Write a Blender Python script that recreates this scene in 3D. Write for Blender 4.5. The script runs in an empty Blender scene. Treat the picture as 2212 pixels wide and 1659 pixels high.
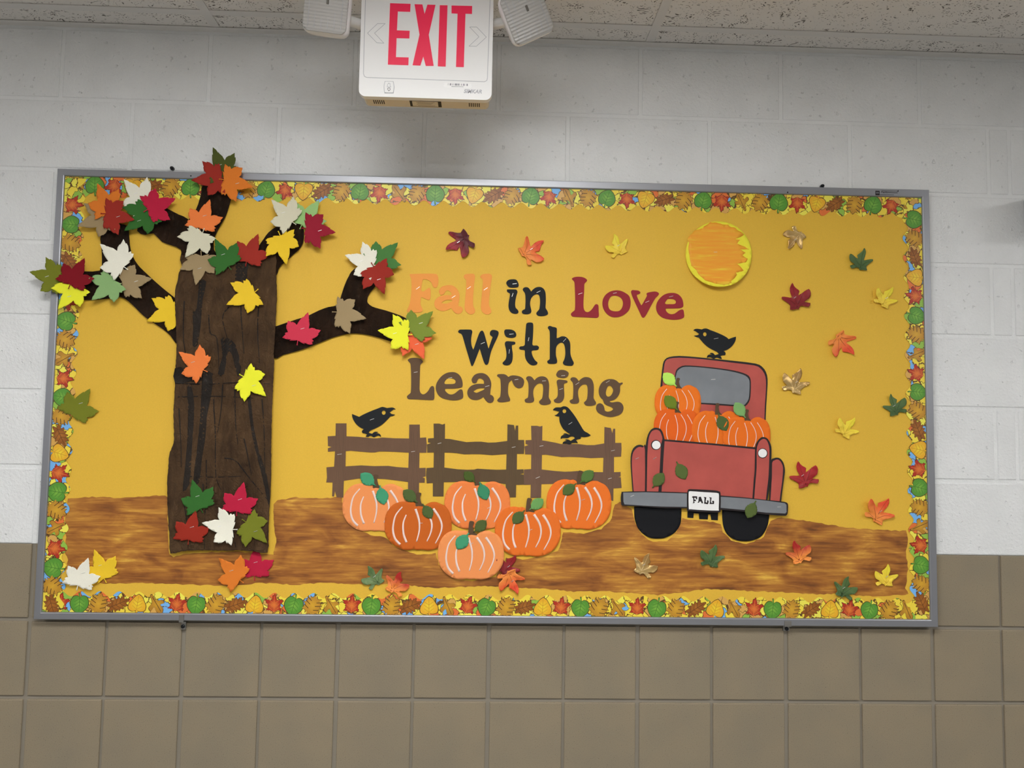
import bpy, bmesh, math, random
from mathutils import Vector, Matrix, geometry, noise

random.seed(7)
scene = bpy.context.scene
C = scene.collection
ZO = 1.016                      # height of the lower tile joint above the floor
CAM = (1.19973, -2.12135, 0.50638 + ZO)
RX, RY, RZ, F = 0.0683973, -0.0172222, -0.0331109, 1660.0

# ------------------------------------------------------------------ camera
M = Matrix.Rotation(RZ, 3, 'Z') @ Matrix.Rotation(RX, 3, 'X') @ Matrix.Rotation(RY, 3, 'Y')
cd = bpy.data.cameras.new('camera'); cam = bpy.data.objects.new('camera', cd); C.objects.link(cam)
ax, ay, az = M.col[0], M.col[2], -M.col[1]
cam.matrix_world = Matrix(((ax.x, ay.x, az.x, CAM[0]), (ax.y, ay.y, az.y, CAM[1]), (ax.z, ay.z, az.z, CAM[2]), (0, 0, 0, 1)))
cd.sensor_width = 36; cd.lens = F / 2212 * 36; cd.clip_start = 0.02
scene.camera = cam

# ------------------------------------------------------------------ world and exposure
w = bpy.data.worlds.new('world'); scene.world = w; w.use_nodes = True
w.node_tree.nodes['Background'].inputs[0].default_value = (0.95, 0.97, 1.0, 1)
w.node_tree.nodes['Background'].inputs[1].default_value = 0.09
vs = scene.view_settings
scene.display_settings.display_device = 'sRGB'
vs.view_transform = 'Standard'; vs.look = 'None'; vs.gamma = 1; vs.use_curve_mapping = False
vs.exposure = 0.0
LIGHT = 23                     # radiance of the ceiling light lenses
LIGHT_COL = (1.0, 0.995, 0.975)
CEIL = 1.6315 + ZO

# ------------------------------------------------------------------ helpers
def lin(c):
    return tuple(((v / 255) / 12.92 if v / 255 <= 0.04045 else ((v / 255 + 0.055) / 1.055) ** 2.4) for v in c)
GAIN = 0.84
def alb(c):
    return tuple(min(0.93, v / GAIN) for v in lin(c)) + (1,)

def unp(px, py, d):
    """point on the plane d metres in front of the wall seen at photo pixel px, py"""
    v = M @ Vector(((px - 1106) / F, 1, (829.5 - py) / F))
    t = (-d - CAM[1]) / v.y
    return (CAM[0] + t * v.x, CAM[2] + t * v.z)

def Z(ox, oy, s, pts):
    return [(ox + p[0] / s, oy + p[1] / s) + tuple(p[2:]) for p in pts]

def smooth(pts, n=3):
    """closed curve through pts; a third entry marks a sharp corner"""
    out = []; k = len(pts)
    for i in range(k):
        p0, p1 = pts[i], pts[(i + 1) % k]
        pm, pn = pts[i - 1], pts[(i + 2) % k]
        def tan(a, b, c, corner, fwd):
            if corner: return ((c[0] - b[0]) , (c[1] - b[1])) if fwd else ((b[0] - a[0]), (b[1] - a[1]))
            return ((c[0] - a[0]) * .5, (c[1] - a[1]) * .5)
        m0 = tan(pm, p0, p1, len(p0) > 2, True)
        m1 = tan(p0, p1, pn, len(p1) > 2, False)
        for j in range(n):
            t = j / n; a = 2*t**3 - 3*t*t + 1; b = t**3 - 2*t*t + t; c = -2*t**3 + 3*t*t; e = t**3 - t*t
            out.append((a*p0[0] + b*m0[0] + c*p1[0] + e*m1[0], a*p0[1] + b*m0[1] + c*p1[1] + e*m1[1]))
    return out

def xy(pts):
    return [(p[0], p[1]) for p in pts]

def ell(cx, cy, rx, ry, n=20):
    return [(cx + rx * math.cos(2*math.pi*i/n), cy + ry * math.sin(2*math.pi*i/n)) for i in range(n)]

def tag(o, label=None, cat=None, group=None, kind=None):
    if label: o['label'] = label
    if cat: o['category'] = cat
    if group: o['group'] = group
    if kind: o['kind'] = kind
    return o

def put(o, loc, parent=None):
    C.objects.link(o)
    if parent is not None:
        o.parent = parent
        o.location = Vector(loc) - wloc(parent)
    else:
        o.location = loc
    return o

def wloc(o):
    l = Vector(o.location)
    while o.parent is not None:
        o = o.parent; l += Vector(o.location)
    return l

def empty(name, loc):
    o = bpy.data.objects.new(name, None); o.empty_display_size = 0.02
    return put(o, loc)

def obj(name, me, loc, parent=None):
    return put(bpy.data.objects.new(name, me), loc, parent)

def mesh(name, verts, faces, mat, smoothed=False):
    me = bpy.data.meshes.new(name); me.from_pydata(verts, [], faces)
    for m in (mat if isinstance(mat, (list, tuple)) else [mat]): me.materials.append(m)
    if smoothed:
        me.polygons.foreach_set('use_smooth', [True] * len(me.polygons))
    me.update()
    return me

def box_mesh(name, sx, sy, sz, mat, bevel=0.0, seg=1):
    bm = bmesh.new(); bmesh.ops.create_cube(bm, size=1)
    bmesh.ops.scale(bm, vec=(sx, sy, sz), verts=bm.verts)
    if bevel: bmesh.ops.bevel(bm, geom=bm.edges[:], offset=bevel, segments=seg, affect='EDGES', profile=0.5)
    me = bpy.data.meshes.new(name); bm.to_mesh(me); bm.free(); me.materials.append(mat)
    return me

def box(name, lo, hi, mat, parent=None, bevel=0.0, seg=1):
    s = [hi[i] - lo[i] for i in range(3)]; c = [(hi[i] + lo[i]) / 2 for i in range(3)]
    return obj(name, box_mesh(name, *s, mat, bevel, seg), c, parent)

def inside(p, loops):
    r = False
    for L in loops:
        j = len(L) - 1
        for i in range(len(L)):
            a, b = L[i], L[j]
            if (a[1] > p[1]) != (b[1] > p[1]) and p[0] < (b[0] - a[0]) * (p[1] - a[1]) / (b[1] - a[1]) + a[0]: r = not r
            j = i
    return r

def tri(loops, step=None):
    """triangulate loops (outer + holes) in 2d, with inner points every step"""
    vs, es = [], []
    for L in loops:
        n = len(vs); vs += [Vector(p) for p in L]; es += [(n + i, n + (i + 1) % len(L)) for i in range(len(L))]
    if step:
        xs = [p[0] for p in loops[0]]; ys = [p[1] for p in loops[0]]
        y = min(ys) + step * .5; r = 0
        while y < max(ys):
            x = min(xs) + step * (.25 + .5 * (r % 2))
            while x < max(xs):
                if inside((x, y), loops): vs.append(Vector((x, y)))
                x += step
            y += step * .87; r += 1
    res = geometry.delaunay_2d_cdt(vs, es, [], 1, 1e-7)
    V = [(p.x, p.y) for p in res[0]]
    F_ = []
    for f in res[2]:
        c = (sum(V[i][0] for i in f) / 3, sum(V[i][1] for i in f) / 3)
        if inside(c, loops): F_.append(tuple(f))
    return V, F_

def solid(name, loops, th, mat, bend=None, step=None, ox=0, oz=0):
    """a sheet in the xz plane (front towards -y) with thickness th; bend(x, z) lifts it off"""
    V, T = tri(loops, step)
    verts = []; n = len(V)
    for x, z in V:
        b = bend(x - ox, z - oz) if bend else 0
        verts.append((x - ox, -th - b, z - oz))
    for x, z in V:
        b = bend(x - ox, z - oz) if bend else 0
        verts.append((x - ox, -b, z - oz))
    faces = []; edge = {}
    for f in T:
        a, b, c = f
        ar = (V[b][0]-V[a][0])*(V[c][1]-V[a][1]) - (V[c][0]-V[a][0])*(V[b][1]-V[a][1])
        if ar < 0: a, b, c = a, c, b
        faces.append((a, b, c)); faces.append((a + n, c + n, b + n))
        for e in ((a, b), (b, c), (c, a)):
            if (e[1], e[0]) in edge: del edge[(e[1], e[0])]
            else: edge[e] = 1
    nf = len(faces)
    for a, b in edge: faces.append((b, a, a + n, b + n))
    me = mesh(name, verts, faces, mat)
    if bend:
        me.polygons.foreach_set('use_smooth', [i < nf for i in range(len(me.polygons))])
    return me

def sheet(name, loops, d, th, mat, parent=None, bend=None, step=None):
    """cut paper traced at photo pixels, lying d metres in front of the wall"""
    L = [[unp(p[0], p[1], d) for p in lp] for lp in loops]
    cx = sum(p[0] for p in L[0]) / len(L[0]); cz = sum(p[1] for p in L[0]) / len(L[0])
    me = solid(name, L, th, mat, bend, step, cx, cz)
    return obj(name, me, (cx, -d, cz), parent)

def ribbon(path, w0, w1=None):
    """closed outline of a stroke along path (pixels), width w0 -> w1"""
    w1 = w0 if w1 is None else w1
    n = len(path); L, R = [], []
    for i, p in enumerate(path):
        a = path[max(i - 1, 0)]; b = path[min(i + 1, n - 1)]
        dx, dy = b[0] - a[0], b[1] - a[1]; l = math.hypot(dx, dy) or 1
        w = (w0 + (w1 - w0) * i / (n - 1)) / 2
        L.append((p[0] - dy / l * w, p[1] + dx / l * w)); R.append((p[0] + dy / l * w, p[1] - dx / l * w))
    return L + R[::-1]

def curve(path, n=4):
    out = []
    k = len(path)
    for i in range(k - 1):
        p0, p1 = path[i], path[i + 1]; pm = path[max(i - 1, 0)]; pn = path[min(i + 2, k - 1)]
        for j in range(n):
            t = j / n
            q = []
            for a in (0, 1):
                m0 = (p1[a] - pm[a]) / 2; m1 = (pn[a] - p0[a]) / 2
                q.append((2*t**3-3*t*t+1)*p0[a] + (t**3-2*t*t+t)*m0 + (-2*t**3+3*t*t)*p1[a] + (t**3-t*t)*m1)
            out.append(tuple(q))
    out.append(tuple(path[-1][:2]))
    return out

# ------------------------------------------------------------------ materials
def nt(name):
    m = bpy.data.materials.new(name); m.use_nodes = True
    t = m.node_tree; b = t.nodes['Principled BSDF']
    return m, t, b
def nd(t, kind, **kw):
    n = t.nodes.new(kind)
    for k, v in kw.items():
        if k in n.inputs: n.inputs[k].default_value = v
        else: setattr(n, k, v)
    return n
def ramp(t, fac, stops, interp='LINEAR'):
    r = t.nodes.new('ShaderNodeValToRGB'); r.color_ramp.interpolation = interp
    e = r.color_ramp.elements
    while len(e) < len(stops): e.new(0.5)
    for i, (p, c) in enumerate(stops):
        e[i].position = p; e[i].color = c if len(c) == 4 else tuple(c) + (1,)
    t.links.new(fac, r.inputs[0])
    return r
def coords(t, scale=(1, 1, 1), rot=(0, 0, 0)):
    c = t.nodes.new('ShaderNodeTexCoord'); mp = t.nodes.new('ShaderNodeMapping')
    mp.inputs['Scale'].default_value = scale; mp.inputs['Rotation'].default_value = rot
    t.links.new(c.outputs['Object'], mp.inputs[0])
    return mp.outputs[0]
def bump(t, b, h, strength, dist):
    n = nd(t, 'ShaderNodeBump'); n.inputs['Strength'].default_value = strength; n.inputs['Distance'].default_value = dist
    t.links.new(h, n.inputs['Height']); t.links.new(n.outputs[0], b.inputs['Normal'])
    return n

_pap = {}
def paper(c, rough=0.78, var=0.05, bumpy=0.12):
    key = (c, rough, var, bumpy)
    if key in _pap: return _pap[key]
    m, t, b = nt('paper_%d_%d_%d' % c)
    v = coords(t)
    n1 = nd(t, 'ShaderNodeTexNoise', Scale=900.0, Detail=3.0); t.links.new(v, n1.inputs['Vector'])
    a = alb(c)
    lo = tuple(x * (1 - var) for x in a[:3]); hi = tuple(min(.95, x * (1 + var)) for x in a[:3])
    r = ramp(t, n1.outputs['Fac'], [(0.3, lo), (0.7, hi)])
    t.links.new(r.outputs[0], b.inputs['Base Color'])
    b.inputs['Roughness'].default_value = rough; b.inputs['Specular IOR Level'].default_value = 0.2
    n2 = nd(t, 'ShaderNodeTexNoise', Scale=25.0, Detail=3.0); t.links.new(v, n2.inputs['Vector'])
    bump(t, b, n2.outputs['Fac'], bumpy, 0.01)
    _pap[key] = m
    return m

def plain(name, c, rough=0.5, metal=0.0, spec=0.5, raw=False):
    m, t, b = nt(name)
    b.inputs['Base Color'].default_value = (tuple(c) + (1,)) if raw else alb(c)
    b.inputs['Roughness'].default_value = rough; b.inputs['Metallic'].default_value = metal
    b.inputs['Specular IOR Level'].default_value = spec
    return m

def m_block(name, c, rough, pit, spec=0.5):
    """painted or glazed masonry: pits and grain as fine relief"""
    m, t, b = nt(name)
    tc = t.nodes.new('ShaderNodeTexCoord'); oi = t.nodes.new('ShaderNodeObjectInfo')
    add = nd(t, 'ShaderNodeVectorMath', operation='ADD'); sc = nd(t, 'ShaderNodeVectorMath', operation='SCALE')
    t.links.new(oi.outputs['Location'], sc.inputs[0]); sc.inputs['Scale'].default_value = 3.0
    t.links.new(tc.outputs['Object'], add.inputs[0]); t.links.new(sc.outputs[0], add.inputs[1])
    n1 = nd(t, 'ShaderNodeTexNoise', Scale=120.0, Detail=5.0, Roughness=0.62); t.links.new(add.outputs[0], n1.inputs['Vector'])
    n2 = nd(t, 'ShaderNodeTexNoise', Scale=75.0, Detail=2.0); t.links.new(add.outputs[0], n2.inputs['Vector'])
    r2 = ramp(t, n2.outputs['Fac'], [(0.24, (0, 0, 0)), (0.32, (1, 1, 1))])
    mx = nd(t, 'ShaderNodeMath', operation='MULTIPLY_ADD'); mx.inputs[1].default_value = pit
    t.links.new(r2.outputs[0], mx.inputs[0]); t.links.new(n1.outputs['Fac'], mx.inputs[2])
    bump(t, b, mx.outputs[0], 0.62, 0.005)
    n3 = nd(t, 'ShaderNodeTexNoise', Scale=9.0, Detail=3.0); t.links.new(add.outputs[0], n3.inputs['Vector'])
    a = alb(c)
    r = ramp(t, n3.outputs['Fac'], [(0.3, tuple(x * .96 for x in a[:3])), (0.7, tuple(min(.93, x * 1.03) for x in a[:3]))])
    t.links.new(r.outputs[0], b.inputs['Base Color'])
    b.inputs['Roughness'].default_value = rough; b.inputs['Specular IOR Level'].default_value = spec
    return m
M_WHITE = m_block('white_painted_block', (222, 224, 225), 0.26, 1.2)
M_MORTAR_W = m_block('white_painted_mortar', (222, 224, 225), 0.4, 0.2)

def m_tile():
    m, t, b = nt('tan_glazed_block')
    tc = t.nodes.new('ShaderNodeTexCoord'); oi = t.nodes.new('ShaderNodeObjectInfo')
    add = nd(t, 'ShaderNodeVectorMath', operation='ADD'); t.links.new(oi.outputs['Location'], add.inputs[0]); t.links.new(tc.outputs['Object'], add.inputs[1])
    n1 = nd(t, 'ShaderNodeTexNoise', Scale=420.0, Detail=2.0); t.links.new(add.outputs[0], n1.inputs['Vector'])
    a = alb((134, 123, 104))[:3]
    r = ramp(t, n1.outputs['Fac'], [(0.27, tuple(x * .45 for x in a)), (0.36, tuple(x * .95 for x in a)), (0.72, tuple(x * 1.05 for x in a))])
    n2 = nd(t, 'ShaderNodeTexNoise', Scale=7.0); t.links.new(add.outputs[0], n2.inputs['Vector'])
    mx = nd(t, 'ShaderNodeMix', data_type='RGBA', blend_type='MULTIPLY'); mx.inputs['Factor'].default_value = 1
    r2 = ramp(t, n2.outputs['Fac'], [(0.3, (0.92, 0.93, 0.95)), (0.7, (1.05, 1.03, 1.0))])
    t.links.new(r.outputs[0], mx.inputs['A']); t.links.new(r2.outputs[0], mx.inputs['B'])
    t.links.new(mx.outputs['Result'], b.inputs['Base Color'])
    b.inputs['Roughness'].default_value = 0.55; b.inputs['Specular IOR Level'].default_value = 0.3
    bump(t, b, n1.outputs['Fac'], 0.05, 0.002)
    return m
M_TILE = m_tile()
M_MORTAR_B = plain('grey_mortar', (130, 123, 111), 0.8)

def m_ceiling():
    m, t, b = nt('acoustic_panel')
    v = coords(t)
    d = nd(t, 'ShaderNodeTexNoise', Scale=18.0, Detail=2.0); t.links.new(v, d.inputs['Vector'])
    mp = nd(t, 'ShaderNodeMix', data_type='RGBA'); mp.inputs['Factor'].default_value = 0.06
    t.links.new(v, mp.inputs['A']); t.links.new(d.outputs['Color'], mp.inputs['B'])
    sc = nd(t, 'ShaderNodeMapping'); sc.inputs['Scale'].default_value = (120, 230, 60); sc.inputs['Rotation'].default_value = (0, 0, .7); t.links.new(mp.outputs['Result'], sc.inputs[0])
    vo = nd(t, 'ShaderNodeTexVoronoi'); vo.inputs['Scale'].default_value = 1.0; t.links.new(sc.outputs[0], vo.inputs['Vector'])
    n = nd(t, 'ShaderNodeTexNoise', Scale=30.0, Detail=2.0); t.links.new(v, n.inputs['Vector'])
    th = nd(t, 'ShaderNodeMath', operation='SUBTRACT'); t.links.new(vo.outputs['Distance'], th.inputs[0])
    mu = nd(t, 'ShaderNodeMath', operation='MULTIPLY_ADD'); mu.inputs[1].default_value = 0.8; mu.inputs[2].default_value = -0.24
    t.links.new(n.outputs['Fac'], mu.inputs[0]); t.links.new(mu.outputs[0], th.inputs[1])
    r = ramp(t, th.outputs[0], [(0.0, alb((98, 94, 88))), (0.12, alb((212, 209, 204)))])
    t.links.new(r.outputs[0], b.inputs['Base Color']); b.inputs['Roughness'].default_value = 0.9
    bump(t, b, r.outputs[0], 0.3, 0.003)
    return m
M_CEIL = m_ceiling()
M_TBAR = plain('white_enamel_bar', (204, 202, 198), 0.45)
M_ALU = plain('brushed_aluminium', (150, 152, 158), 0.42, 0.8)
M_STEEL = plain('steel', (150, 148, 144), 0.35, 0.9)
M_DARKSTEEL = plain('dark_screw', (40, 42, 46), 0.25, 0.6)
M_STAPLE = plain('staple_wire', (232, 230, 226), 0.3, 0.6)
M_BLACK = paper((27, 30, 33), 0.6)
M_INK = plain('black_marker', (24, 15, 18), 0.55)

def m_yellow():
    m, t, b = nt('yellow_backing_paper')
    v = coords(t)
    n = nd(t, 'ShaderNodeTexNoise', Scale=500.0, Detail=4.0); t.links.new(v, n.inputs['Vector'])
    a = alb((215, 173, 58))[:3]
    r = ramp(t, n.outputs['Fac'], [(0.3, tuple(x * .95 for x in a)), (0.7, tuple(min(.95, x * 1.04) for x in a))])
    t.links.new(r.outputs[0], b.inputs['Base Color'])
    b.inputs['Roughness'].default_value = 0.6; b.inputs['Specular IOR Level'].default_value = 0.35
    n2 = nd(t, 'ShaderNodeTexNoise', Scale=5.0, Detail=3.0, Distortion=0.6); t.links.new(coords(t, (1.6, 1, .7)), n2.inputs['Vector'])
    bump(t, b, n2.outputs['Fac'], 0.18, 0.03)
    return m
M_YELLOW = m_yellow()

def m_paint():
    """brown brush paint, streaked along x, yellow paper showing through"""
    m, t, b = nt('brown_brush_paint')
    v = coords(t, (3.2, 1, 42.0))
    n = nd(t, 'ShaderNodeTexNoise', Scale=3.2, Detail=8.0, Roughness=0.62, Distortion=0.5); t.links.new(v, n.inputs['Vector'])
    v2 = coords(t, (5.0, 1, 14.0))
    n2 = nd(t, 'ShaderNodeTexNoise', Scale=1.6, Detail=4.0, Distortion=0.8); t.links.new(v2, n2.inputs['Vector'])
    ad = nd(t, 'ShaderNodeMath', operation='MULTIPLY_ADD'); ad.inputs[1].default_value = 0.42
    t.links.new(n.outputs['Fac'], ad.inputs[0])
    hf = nd(t, 'ShaderNodeMath', operation='MULTIPLY'); hf.inputs[1].default_value = 0.58; t.links.new(n2.outputs['Fac'], hf.inputs[0]); t.links.new(hf.outputs[0], ad.inputs[2])
    r = ramp(t, ad.outputs[0], [(0.34, alb((98, 54, 14))), (0.45, alb((138, 82, 27))), (0.53, alb((162, 104, 36))), (0.61, alb((186, 130, 48))), (0.69, alb((216, 172, 66)))])
    t.links.new(r.outputs[0], b.inputs['Base Color'])
    b.inputs['Roughness'].default_value = 0.55
    bump(t, b, n.outputs['Fac'], 0.1, 0.004)
    return m
M_PAINT = m_paint()

def m_bark(name, c1, c2, rough, bs=0.6):
    m, t, b = nt(name)
    v = coords(t, (3, 1, 1))
    n = nd(t, 'ShaderNodeTexNoise', Scale=10.0, Detail=6.0, Roughness=0.65, Distortion=1.0); t.links.new(v, n.inputs['Vector'])
    n3 = nd(t, 'ShaderNodeTexNoise', Scale=9.0, Detail=4.0); t.links.new(coords(t), n3.inputs['Vector'])
    mx = nd(t, 'ShaderNodeMath', operation='MULTIPLY_ADD'); mx.inputs[1].default_value = .5
    t.links.new(n.outputs['Fac'], mx.inputs[0])
    hf = nd(t, 'ShaderNodeMath', operation='MULTIPLY'); hf.inputs[1].default_value = .5; t.links.new(n3.outputs['Fac'], hf.inputs[0]); t.links.new(hf.outputs[0], mx.inputs[2])
    r = ramp(t, mx.outputs[0], [(0.36, alb(c1)), (0.62, alb(c2))])
    t.links.new(r.outputs[0], b.inputs['Base Color']); b.inputs['Roughness'].default_value = rough
    n4 = nd(t, 'ShaderNodeTexNoise', Scale=26.0, Detail=6.0, Roughness=.68, Distortion=2.5); t.links.new(coords(t, (1.7, 1, 1)), n4.inputs['Vector'])
    bump(t, b, n4.outputs['Fac'], bs, 0.016); b.inputs['Specular IOR Level'].default_value = 0.25
    return m
M_BARK = m_bark('brown_crumpled_paper', (60, 42, 27), (98, 73, 48), 0.6, 0.9)
M_LIMB = m_bark('dark_crumpled_paper', (22, 14, 8), (54, 35, 21), 0.45, 1.0)
M_STRIP = m_bark('paper_strip_and_crease_shade', (24, 20, 17), (44, 36, 30), 0.42)  # real paper strips, and the painted shade of the trunk creases

def m_truck(name, c):
    m, t, b = nt(name)
    v = coords(t)
    n = nd(t, 'ShaderNodeTexNoise', Scale=14.0, Detail=5.0); t.links.new(v, n.inputs['Vector'])
    a = alb(c)[:3]
    r = ramp(t, n.outputs['Fac'], [(0.3, tuple(x * .88 for x in a)), (0.7, tuple(min(.95, x * 1.1) for x in a))])
    t.links.new(r.outputs[0], b.inputs['Base Color']); b.inputs['Roughness'].default_value = 0.6
    n2 = nd(t, 'ShaderNodeTexNoise', Scale=12.0); t.links.new(coords(t, (1, 1, .3)), n2.inputs['Vector'])
    bump(t, b, n2.outputs['Fac'], 0.15, 0.01)
    return m
M_RED = m_truck('red_painted_paper', (172, 76, 68))
M_GREY = m_truck('grey_painted_paper', (118, 122, 128))

def m_fabric(name, c1, c2, rough=0.55, metal=0.0, split=0.0):
    """fabric leaf, c1 at the base to c2 at the tip, along local z"""
    m, t, b = nt(name)
    tc = t.nodes.new('ShaderNodeTexCoord'); sp = t.nodes.new('ShaderNodeSeparateXYZ')
    t.links.new(tc.outputs['Object'], sp.inputs[0])
    n = nd(t, 'ShaderNodeTexNoise', Scale=60.0, Detail=3.0); t.links.new(tc.outputs['Object'], n.inputs['Vector'])
    ma = nd(t, 'ShaderNodeMath', operation='MULTIPLY_ADD'); ma.inputs[1].default_value = 20.0; ma.inputs[2].default_value = 0.5 - split
    t.links.new(sp.outputs['Z'], ma.inputs[0])
    ad = nd(t, 'ShaderNodeMath', operation='MULTIPLY_ADD'); ad.inputs[1].default_value = .5; t.links.new(n.outputs['Fac'], ad.inputs[0]); t.links.new(ma.outputs[0], ad.inputs[2])
    r = ramp(t, ad.outputs[0], [(0.4, alb(c1)), (1.0, alb(c2))])
    t.links.new(r.outputs[0], b.inputs['Base Color']); b.inputs['Roughness'].default_value = rough; b.inputs['Metallic'].default_value = metal
    bump(t, b, n.outputs['Fac'], 0.25, 0.004)
    return m

def m_border():
    """printed strip: overlapping pale leaves outlined in brown, bits of blue sky"""
    m, t, b = nt('printed_leaf_border')
    v = coords(t)
    d = nd(t, 'ShaderNodeTexNoise', Scale=70.0, Detail=2.0); t.links.new(v, d.inputs['Vector'])
    mp = nd(t, 'ShaderNodeMix', data_type='RGBA'); mp.inputs['Factor'].default_value = 0.022
    t.links.new(v, mp.inputs['A']); t.links.new(d.outputs['Color'], mp.inputs['B'])
    sq = nd(t, 'ShaderNodeMapping'); sq.inputs['Scale'].default_value = (1, 0, 1); t.links.new(mp.outputs['Result'], sq.inputs[0])
    v1 = nd(t, 'ShaderNodeTexVoronoi'); v1.inputs['Scale'].default_value = 40.0; t.links.new(sq.outputs[0], v1.inputs['Vector'])
    v2 = nd(t, 'ShaderNodeTexVoronoi', feature='DISTANCE_TO_EDGE'); v2.inputs['Scale'].default_value = 40.0; t.links.new(sq.outputs[0], v2.inputs['Vector'])
    sp = t.nodes.new('ShaderNodeSeparateColor'); t.links.new(v1.outputs['Color'], sp.inputs[0])
    r = ramp(t, sp.outputs[0], [(0.0, alb((238, 206, 66))), (0.36, alb((246, 220, 84))), (0.52, alb((206, 160, 82))), (0.68, alb((140, 182, 70))), (0.78, alb((216, 112, 52))), (0.86, alb((112, 172, 226)))], 'CONSTANT')
    ln = ramp(t, v2.outputs['Distance'], [(0.022, (0, 0, 0)), (0.04, (1, 1, 1))])
    mx = nd(t, 'ShaderNodeMix', data_type='RGBA'); t.links.new(ln.outputs[0], mx.inputs['Factor'])
    mx.inputs['A'].default_value = alb((92, 62, 26)); t.links.new(r.outputs[0], mx.inputs['B'])
    t.links.new(mx.outputs['Result'], b.inputs['Base Color']); b.inputs['Roughness'].default_value = 0.4
    return m
M_BORDER = m_border()

def m_radial(name, c1, c2, r0, r1):
    m, t, b = nt(name)
    tc = t.nodes.new('ShaderNodeTexCoord'); ln = nd(t, 'ShaderNodeVectorMath', operation='LENGTH')
    t.links.new(tc.outputs['Object'], ln.inputs[0])
    n = nd(t, 'ShaderNodeTexNoise', Scale=120.0, Detail=2.0); t.links.new(tc.outputs['Object'], n.inputs['Vector'])
    ma = nd(t, 'ShaderNodeMath', operation='MULTIPLY_ADD'); ma.inputs[1].default_value = 0.012
    t.links.new(n.outputs['Fac'], ma.inputs[0]); t.links.new(ln.outputs['Value'], ma.inputs[2])
    sc = nd(t, 'ShaderNodeMapRange'); sc.inputs['From Min'].default_value = r0; sc.inputs['From Max'].default_value = r1
    t.links.new(ma.outputs[0], sc.inputs['Value'])
    r = ramp(t, sc.outputs[0], [(0, alb(c1)), (1, alb(c2))])
    t.links.new(r.outputs[0], b.inputs['Base Color']); b.inputs['Roughness'].default_value = 0.4
    return m

def emis(name, col, strength):
    m, t, b = nt(name)
    b.inputs['Base Color'].default_value = (0.9, 0.9, 0.9, 1)
    b.inputs['Emission Color'].default_value = tuple(col) + (1,); b.inputs['Emission Strength'].default_value = strength
    return m

# ------------------------------------------------------------------ the room
T = 0.2032
X0, X1 = -1.8288, 4.2672
wall = obj('wall_back', None, (0, 0, 0)) if False else None
def quadwall():
    z1 = T - .004 + ZO
    vs_ = [(X0 - 2, .0048, 0), (X1 + 2, .0048, 0), (X1 + 2, .0048, z1), (X0 - 2, .0048, z1), (X1 + 2, .0028, CEIL + .3), (X0 - 2, .0028, CEIL + .3), (X1 + 2, .0028, z1), (X0 - 2, .0028, z1)]
    back = [(x, .12, z) for x, y, z in vs_[:6]]
    f = [(0, 1, 2, 3), (7, 6, 4, 5), (8, 11, 10, 9), (11, 13, 12, 10), (0, 8, 9, 1), (5, 4, 12, 13), (3, 2, 6, 7)]
    me = mesh('wall_back', vs_ + back, f, [M_MORTAR_B, M_MORTAR_W])
    me.polygons[1].material_index = 1; me.polygons[3].material_index = 1
    return me
wall = tag(obj('wall_back', quadwall(), (0, 0, 0)), 'masonry wall, white painted block above tan glazed block', kind='structure')

_bc = {}
def masonry(name, x0, x1, z0, z1, mat, bev):
    key = (name, round(x1 - x0, 3), round(z1 - z0, 3))
    if key not in _bc:
        _bc[key] = box_mesh(name, x1 - x0, 0.024, z1 - z0, mat, bev, 2)
    obj(name, _bc[key], ((x0 + x1) / 2, 0.012, (z0 + z1) / 2 + ZO), wall)

zl = {1: T - .004, 2: 2*T - .0025, 3: 3*T - .0018, 4: 4*T - .0004, 5: 5*T + .001, 6: 6*T + .0027, 7: 7*T + .0008, 8: 8*T + .002}
J = 0.0052
for k in range(1, 8):
    odd = (8 - k) % 2 == 1      # courses counted from the ceiling
    joints = []
    if odd:
        joints = [-.002 + .4064 * i for i in range(-4, 11)]
    else:
        joints = [.1975 + .4064 * i for i in range(-5, 7)] + [2.698, 2.698 + .4064, 2.698 + .8128, 2.698 + 1.2192]
        joints = sorted(joints)
    for a, b in zip(joints[:-1], joints[1:]):
        if b - a < .03: continue
        masonry('block', a + J, b - J, zl[k] + (.001 if k == 1 else J), zl[k + 1] - J, M_WHITE, .0027)
tx = [-0.0015, 0.2009, 0.4038, 0.6092, 0.8132, 1.0169, 1.2193, 1.423, 1.6245, 1.8277, 2.0336, 2.2403, 2.443, 2.6376]
tx = [tx[0] - T * i for i in range(8, 0, -1)] + tx + [tx[-1] + T * i for i in range(1, 8)]
zt = [-5*T, -4*T, -3*T, -2*T, -T + .001, 0.0, zl[1]]
for r in range(6):
    for i in range(len(tx) - 1):
        ja = .0052 if i % 2 == 0 else .0034
        jb = .0034 if i % 2 == 0 else .0052
        masonry('tile', tx[i] + ja, tx[i + 1] - jb, zt[r] + .0048, zt[r + 1] - (.0008 if r == 5 else .0048), M_TILE, .0022)

M_FLOOR = plain('floor_vinyl', (132, 130, 128), 0.4)
fl = box('floor', (X0 - 2, -5.1, -.1), (X1 + 2, .1, 0), M_FLOOR); tag(fl, 'pale vinyl hall floor', kind='structure')
wf = box('wall_front', (X0 - 2, -5.1, 0), (X1 + 2, -5.0, CEIL + .3), plain('corridor_wall', (142, 140, 136), 0.6)); tag(wf, 'white hall wall behind the viewer', kind='structure')

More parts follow.
